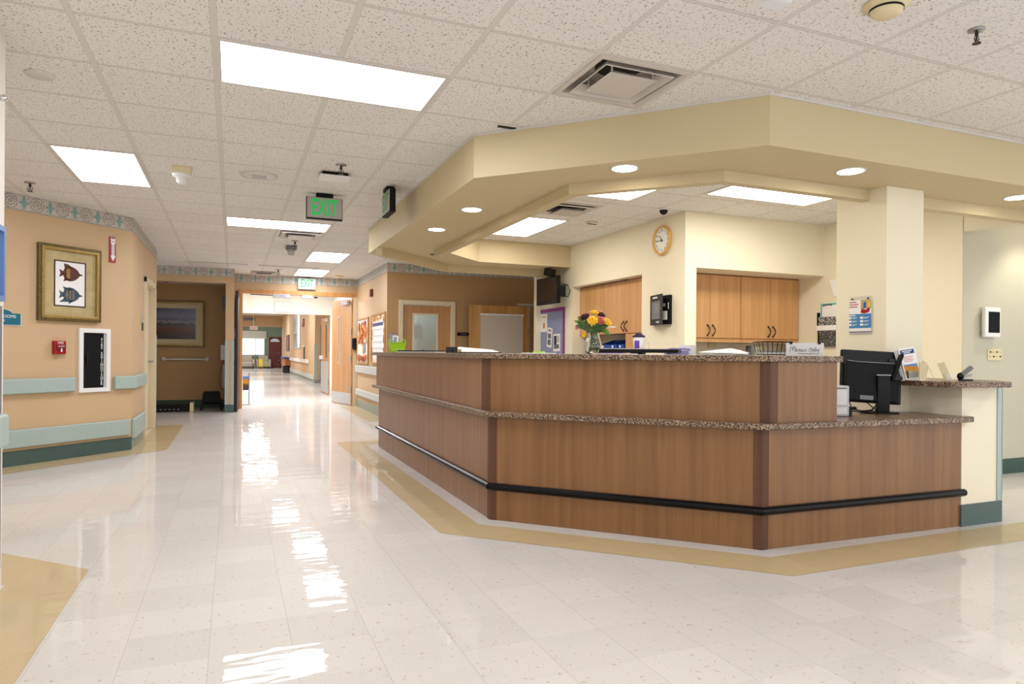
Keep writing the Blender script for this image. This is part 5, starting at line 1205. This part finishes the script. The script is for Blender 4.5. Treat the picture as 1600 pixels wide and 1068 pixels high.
# small items on the back counter of the station
o=B().box(4.68,6.48,6.2,6.86,.86,.9).obj('back_worktop','granite'); tag(o,'granite worktop under the back wall cabinets','worktop')
t=thing('file_box','beige file box with clear front on the back counter under the cabinets','file box',(5.86,6.55,.9)); B().box(-.03,.05,-.06,.1,0,.36).obj('box','beige',t); B().box(-.026,.046,-.064,-.06,.01,.35).obj('front','acrylic',t)
o=B().box(5.77,5.82,6.5,6.6,.9,1.28).obj('upright_binder','grey'); tag(o,'grey binder standing left of the beige file box on the back counter','binder')
t=thing('wall_outlet','small beige outlet plate under the left back wall cabinet','outlet',(5.47,6.86,1.255)); B().box(-.065,.065,-.008,0,0,.055).obj('plate','ivory',t); B().box(-.04,-.02,-.011,-.008,.015,.04).obj('socket','beige',t); B().box(.02,.04,-.011,-.008,.015,.04).obj('socket','beige',t)
RULE={'numeral':'dial','hour_hand':'dial','minute_hand':'dial','hub':'dial','fish_figure':'print_sheet','fish_marking':'print_sheet',
 'orange_leaf':'backing_paper','rust_leaf':'backing_paper','amber_leaf':'backing_paper','ground_leaf':'backing_paper','trunk':'backing_paper','note':'backing_paper','calendar_sheet':'backing_paper','calendar_header':'backing_paper','calendar_entry':'backing_paper','border_leaf':'backing_paper',
 'blue_block':'poster_sheet','photo_block':'poster_sheet','blue_figure':'poster_sheet','yellow_figure':'poster_sheet','red_shape':'poster_sheet','title_lettering':'poster_sheet','list_entry':'poster_sheet','footer_line':'poster_sheet',
 'door_label':'door','door_window':'door','indicator_line':'door','door_tag':'door','lock':'door','label_card':'box','upper_card':'box','side_label':'box','latch':'box',
 'header_band':'leaflet','header_line':'leaflet','text_line':'leaflet','cover_photo':'leaflet','rating_label':'rear_housing','ridge':'rear_housing','neck_cap':'stand_neck','toggle':'plate','socket':'plate','fastener':'body',
 'printed_block':('sheet','card'),'screen':('casing','frame'),'kick_plate':'leaf','window_frame':'leaf','window_pane':'leaf','hinge':'leaf','edge_strip':'leaf','push_handle':'leaf','door_closer':'leaf','closer':'leaf','blind':'leaf','blind_headrail':'blind','bin_label':'bin_body',
 'lettering':('face_plate','sign_plate','plate','arrow','pull_bar','housing','door','sign_body','body'),'arrow':'sign_body','pull_bar':'housing','handwriting':'card','binder_clip':'card','paper_slot':'body','front_door':'body','paper_drawer':'body','slot':'basket_body','purple_label':'cup','handle':('cup','basket_body','door'),'door_edge':'door','keys':'base','grille':'body','vent_slot':'body','lens':'trim_ring'}
for o in list(COL.objects):
    if 'category' not in o: continue
    kids=list(o.children); by={}
    for k in kids: by.setdefault(k.name.split('.')[0],k)
    if 'leaflet' in by: by['leaflet']=[k for k in kids if k.name.startswith('leaflet')][-1]
    for k in kids:
        nm=k.name.split('.')[0]; tg=RULE.get(nm)
        if not tg: continue
        for q in ((tg,) if isinstance(tg,str) else tg):
            if q in by and by[q] is not k:
                par=by[q]
                if par.parent is not o: par=par.parent      # keep at most thing > part > sub-part
                if par is k or par is o: break
                if any(True for _ in k.children): break
                k.parent=par; break

# ================================================================== LIGHT, WORLD, CAMERA
def spot(name,p,tgt,e,size,blend=.6,col=(1,.93,.8)):
    L=bpy.data.lights.new(name,'SPOT'); L.energy=e; L.spot_size=size; L.spot_blend=blend; L.color=col; L.shadow_soft_size=.06
    o=bpy.data.objects.new(name,L); COL.objects.link(o); o.location=p; o.rotation_euler=(Vector(tgt)-Vector(p)).to_track_quat('-Z','Y').to_euler(); return o
downlight('recessed downlight over the side room outside the frame',0,0,CEIL-.001,(7.35,3.95))
spot('side_room_spot',(7.35,3.95,2.68),(7.35,4.2,0),28,math.radians(95))
w=bpy.data.worlds.new('daylight'); scene.world=w; w.use_nodes=True
bg=w.node_tree.nodes['Background']; bg.inputs['Color'].default_value=(.93,.96,1,1); bg.inputs['Strength'].default_value=1.2
cam=bpy.data.cameras.new('camera'); co=bpy.data.objects.new('camera',cam); COL.objects.link(co)
cam.sensor_width=36; cam.lens=FPX/1600*36; cam.clip_start=.05; cam.clip_end=200
# principal point in the (rolled) picture
a,b_=CX-800,CY-534; px=a*cR-b_*sR; py=a*sR+b_*cR
cam.shift_x=-px/1600; cam.shift_y=py/1600
fwd=Vector((sY,cY,0)); right=Vector((cY,-sY,0)); upv=Vector((0,0,1))
r2=right*cR+upv*sR; u2=-right*sR+upv*cR
m=Matrix((( r2.x,u2.x,-fwd.x,0),(r2.y,u2.y,-fwd.y,0),(r2.z,u2.z,-fwd.z,EYE),(0,0,0,1)))
co.matrix_world=m
scene.camera=co
scene.view_settings.view_transform='Standard'; scene.view_settings.look='None'
scene.view_settings.exposure=0.6; scene.view_settings.gamma=1.0
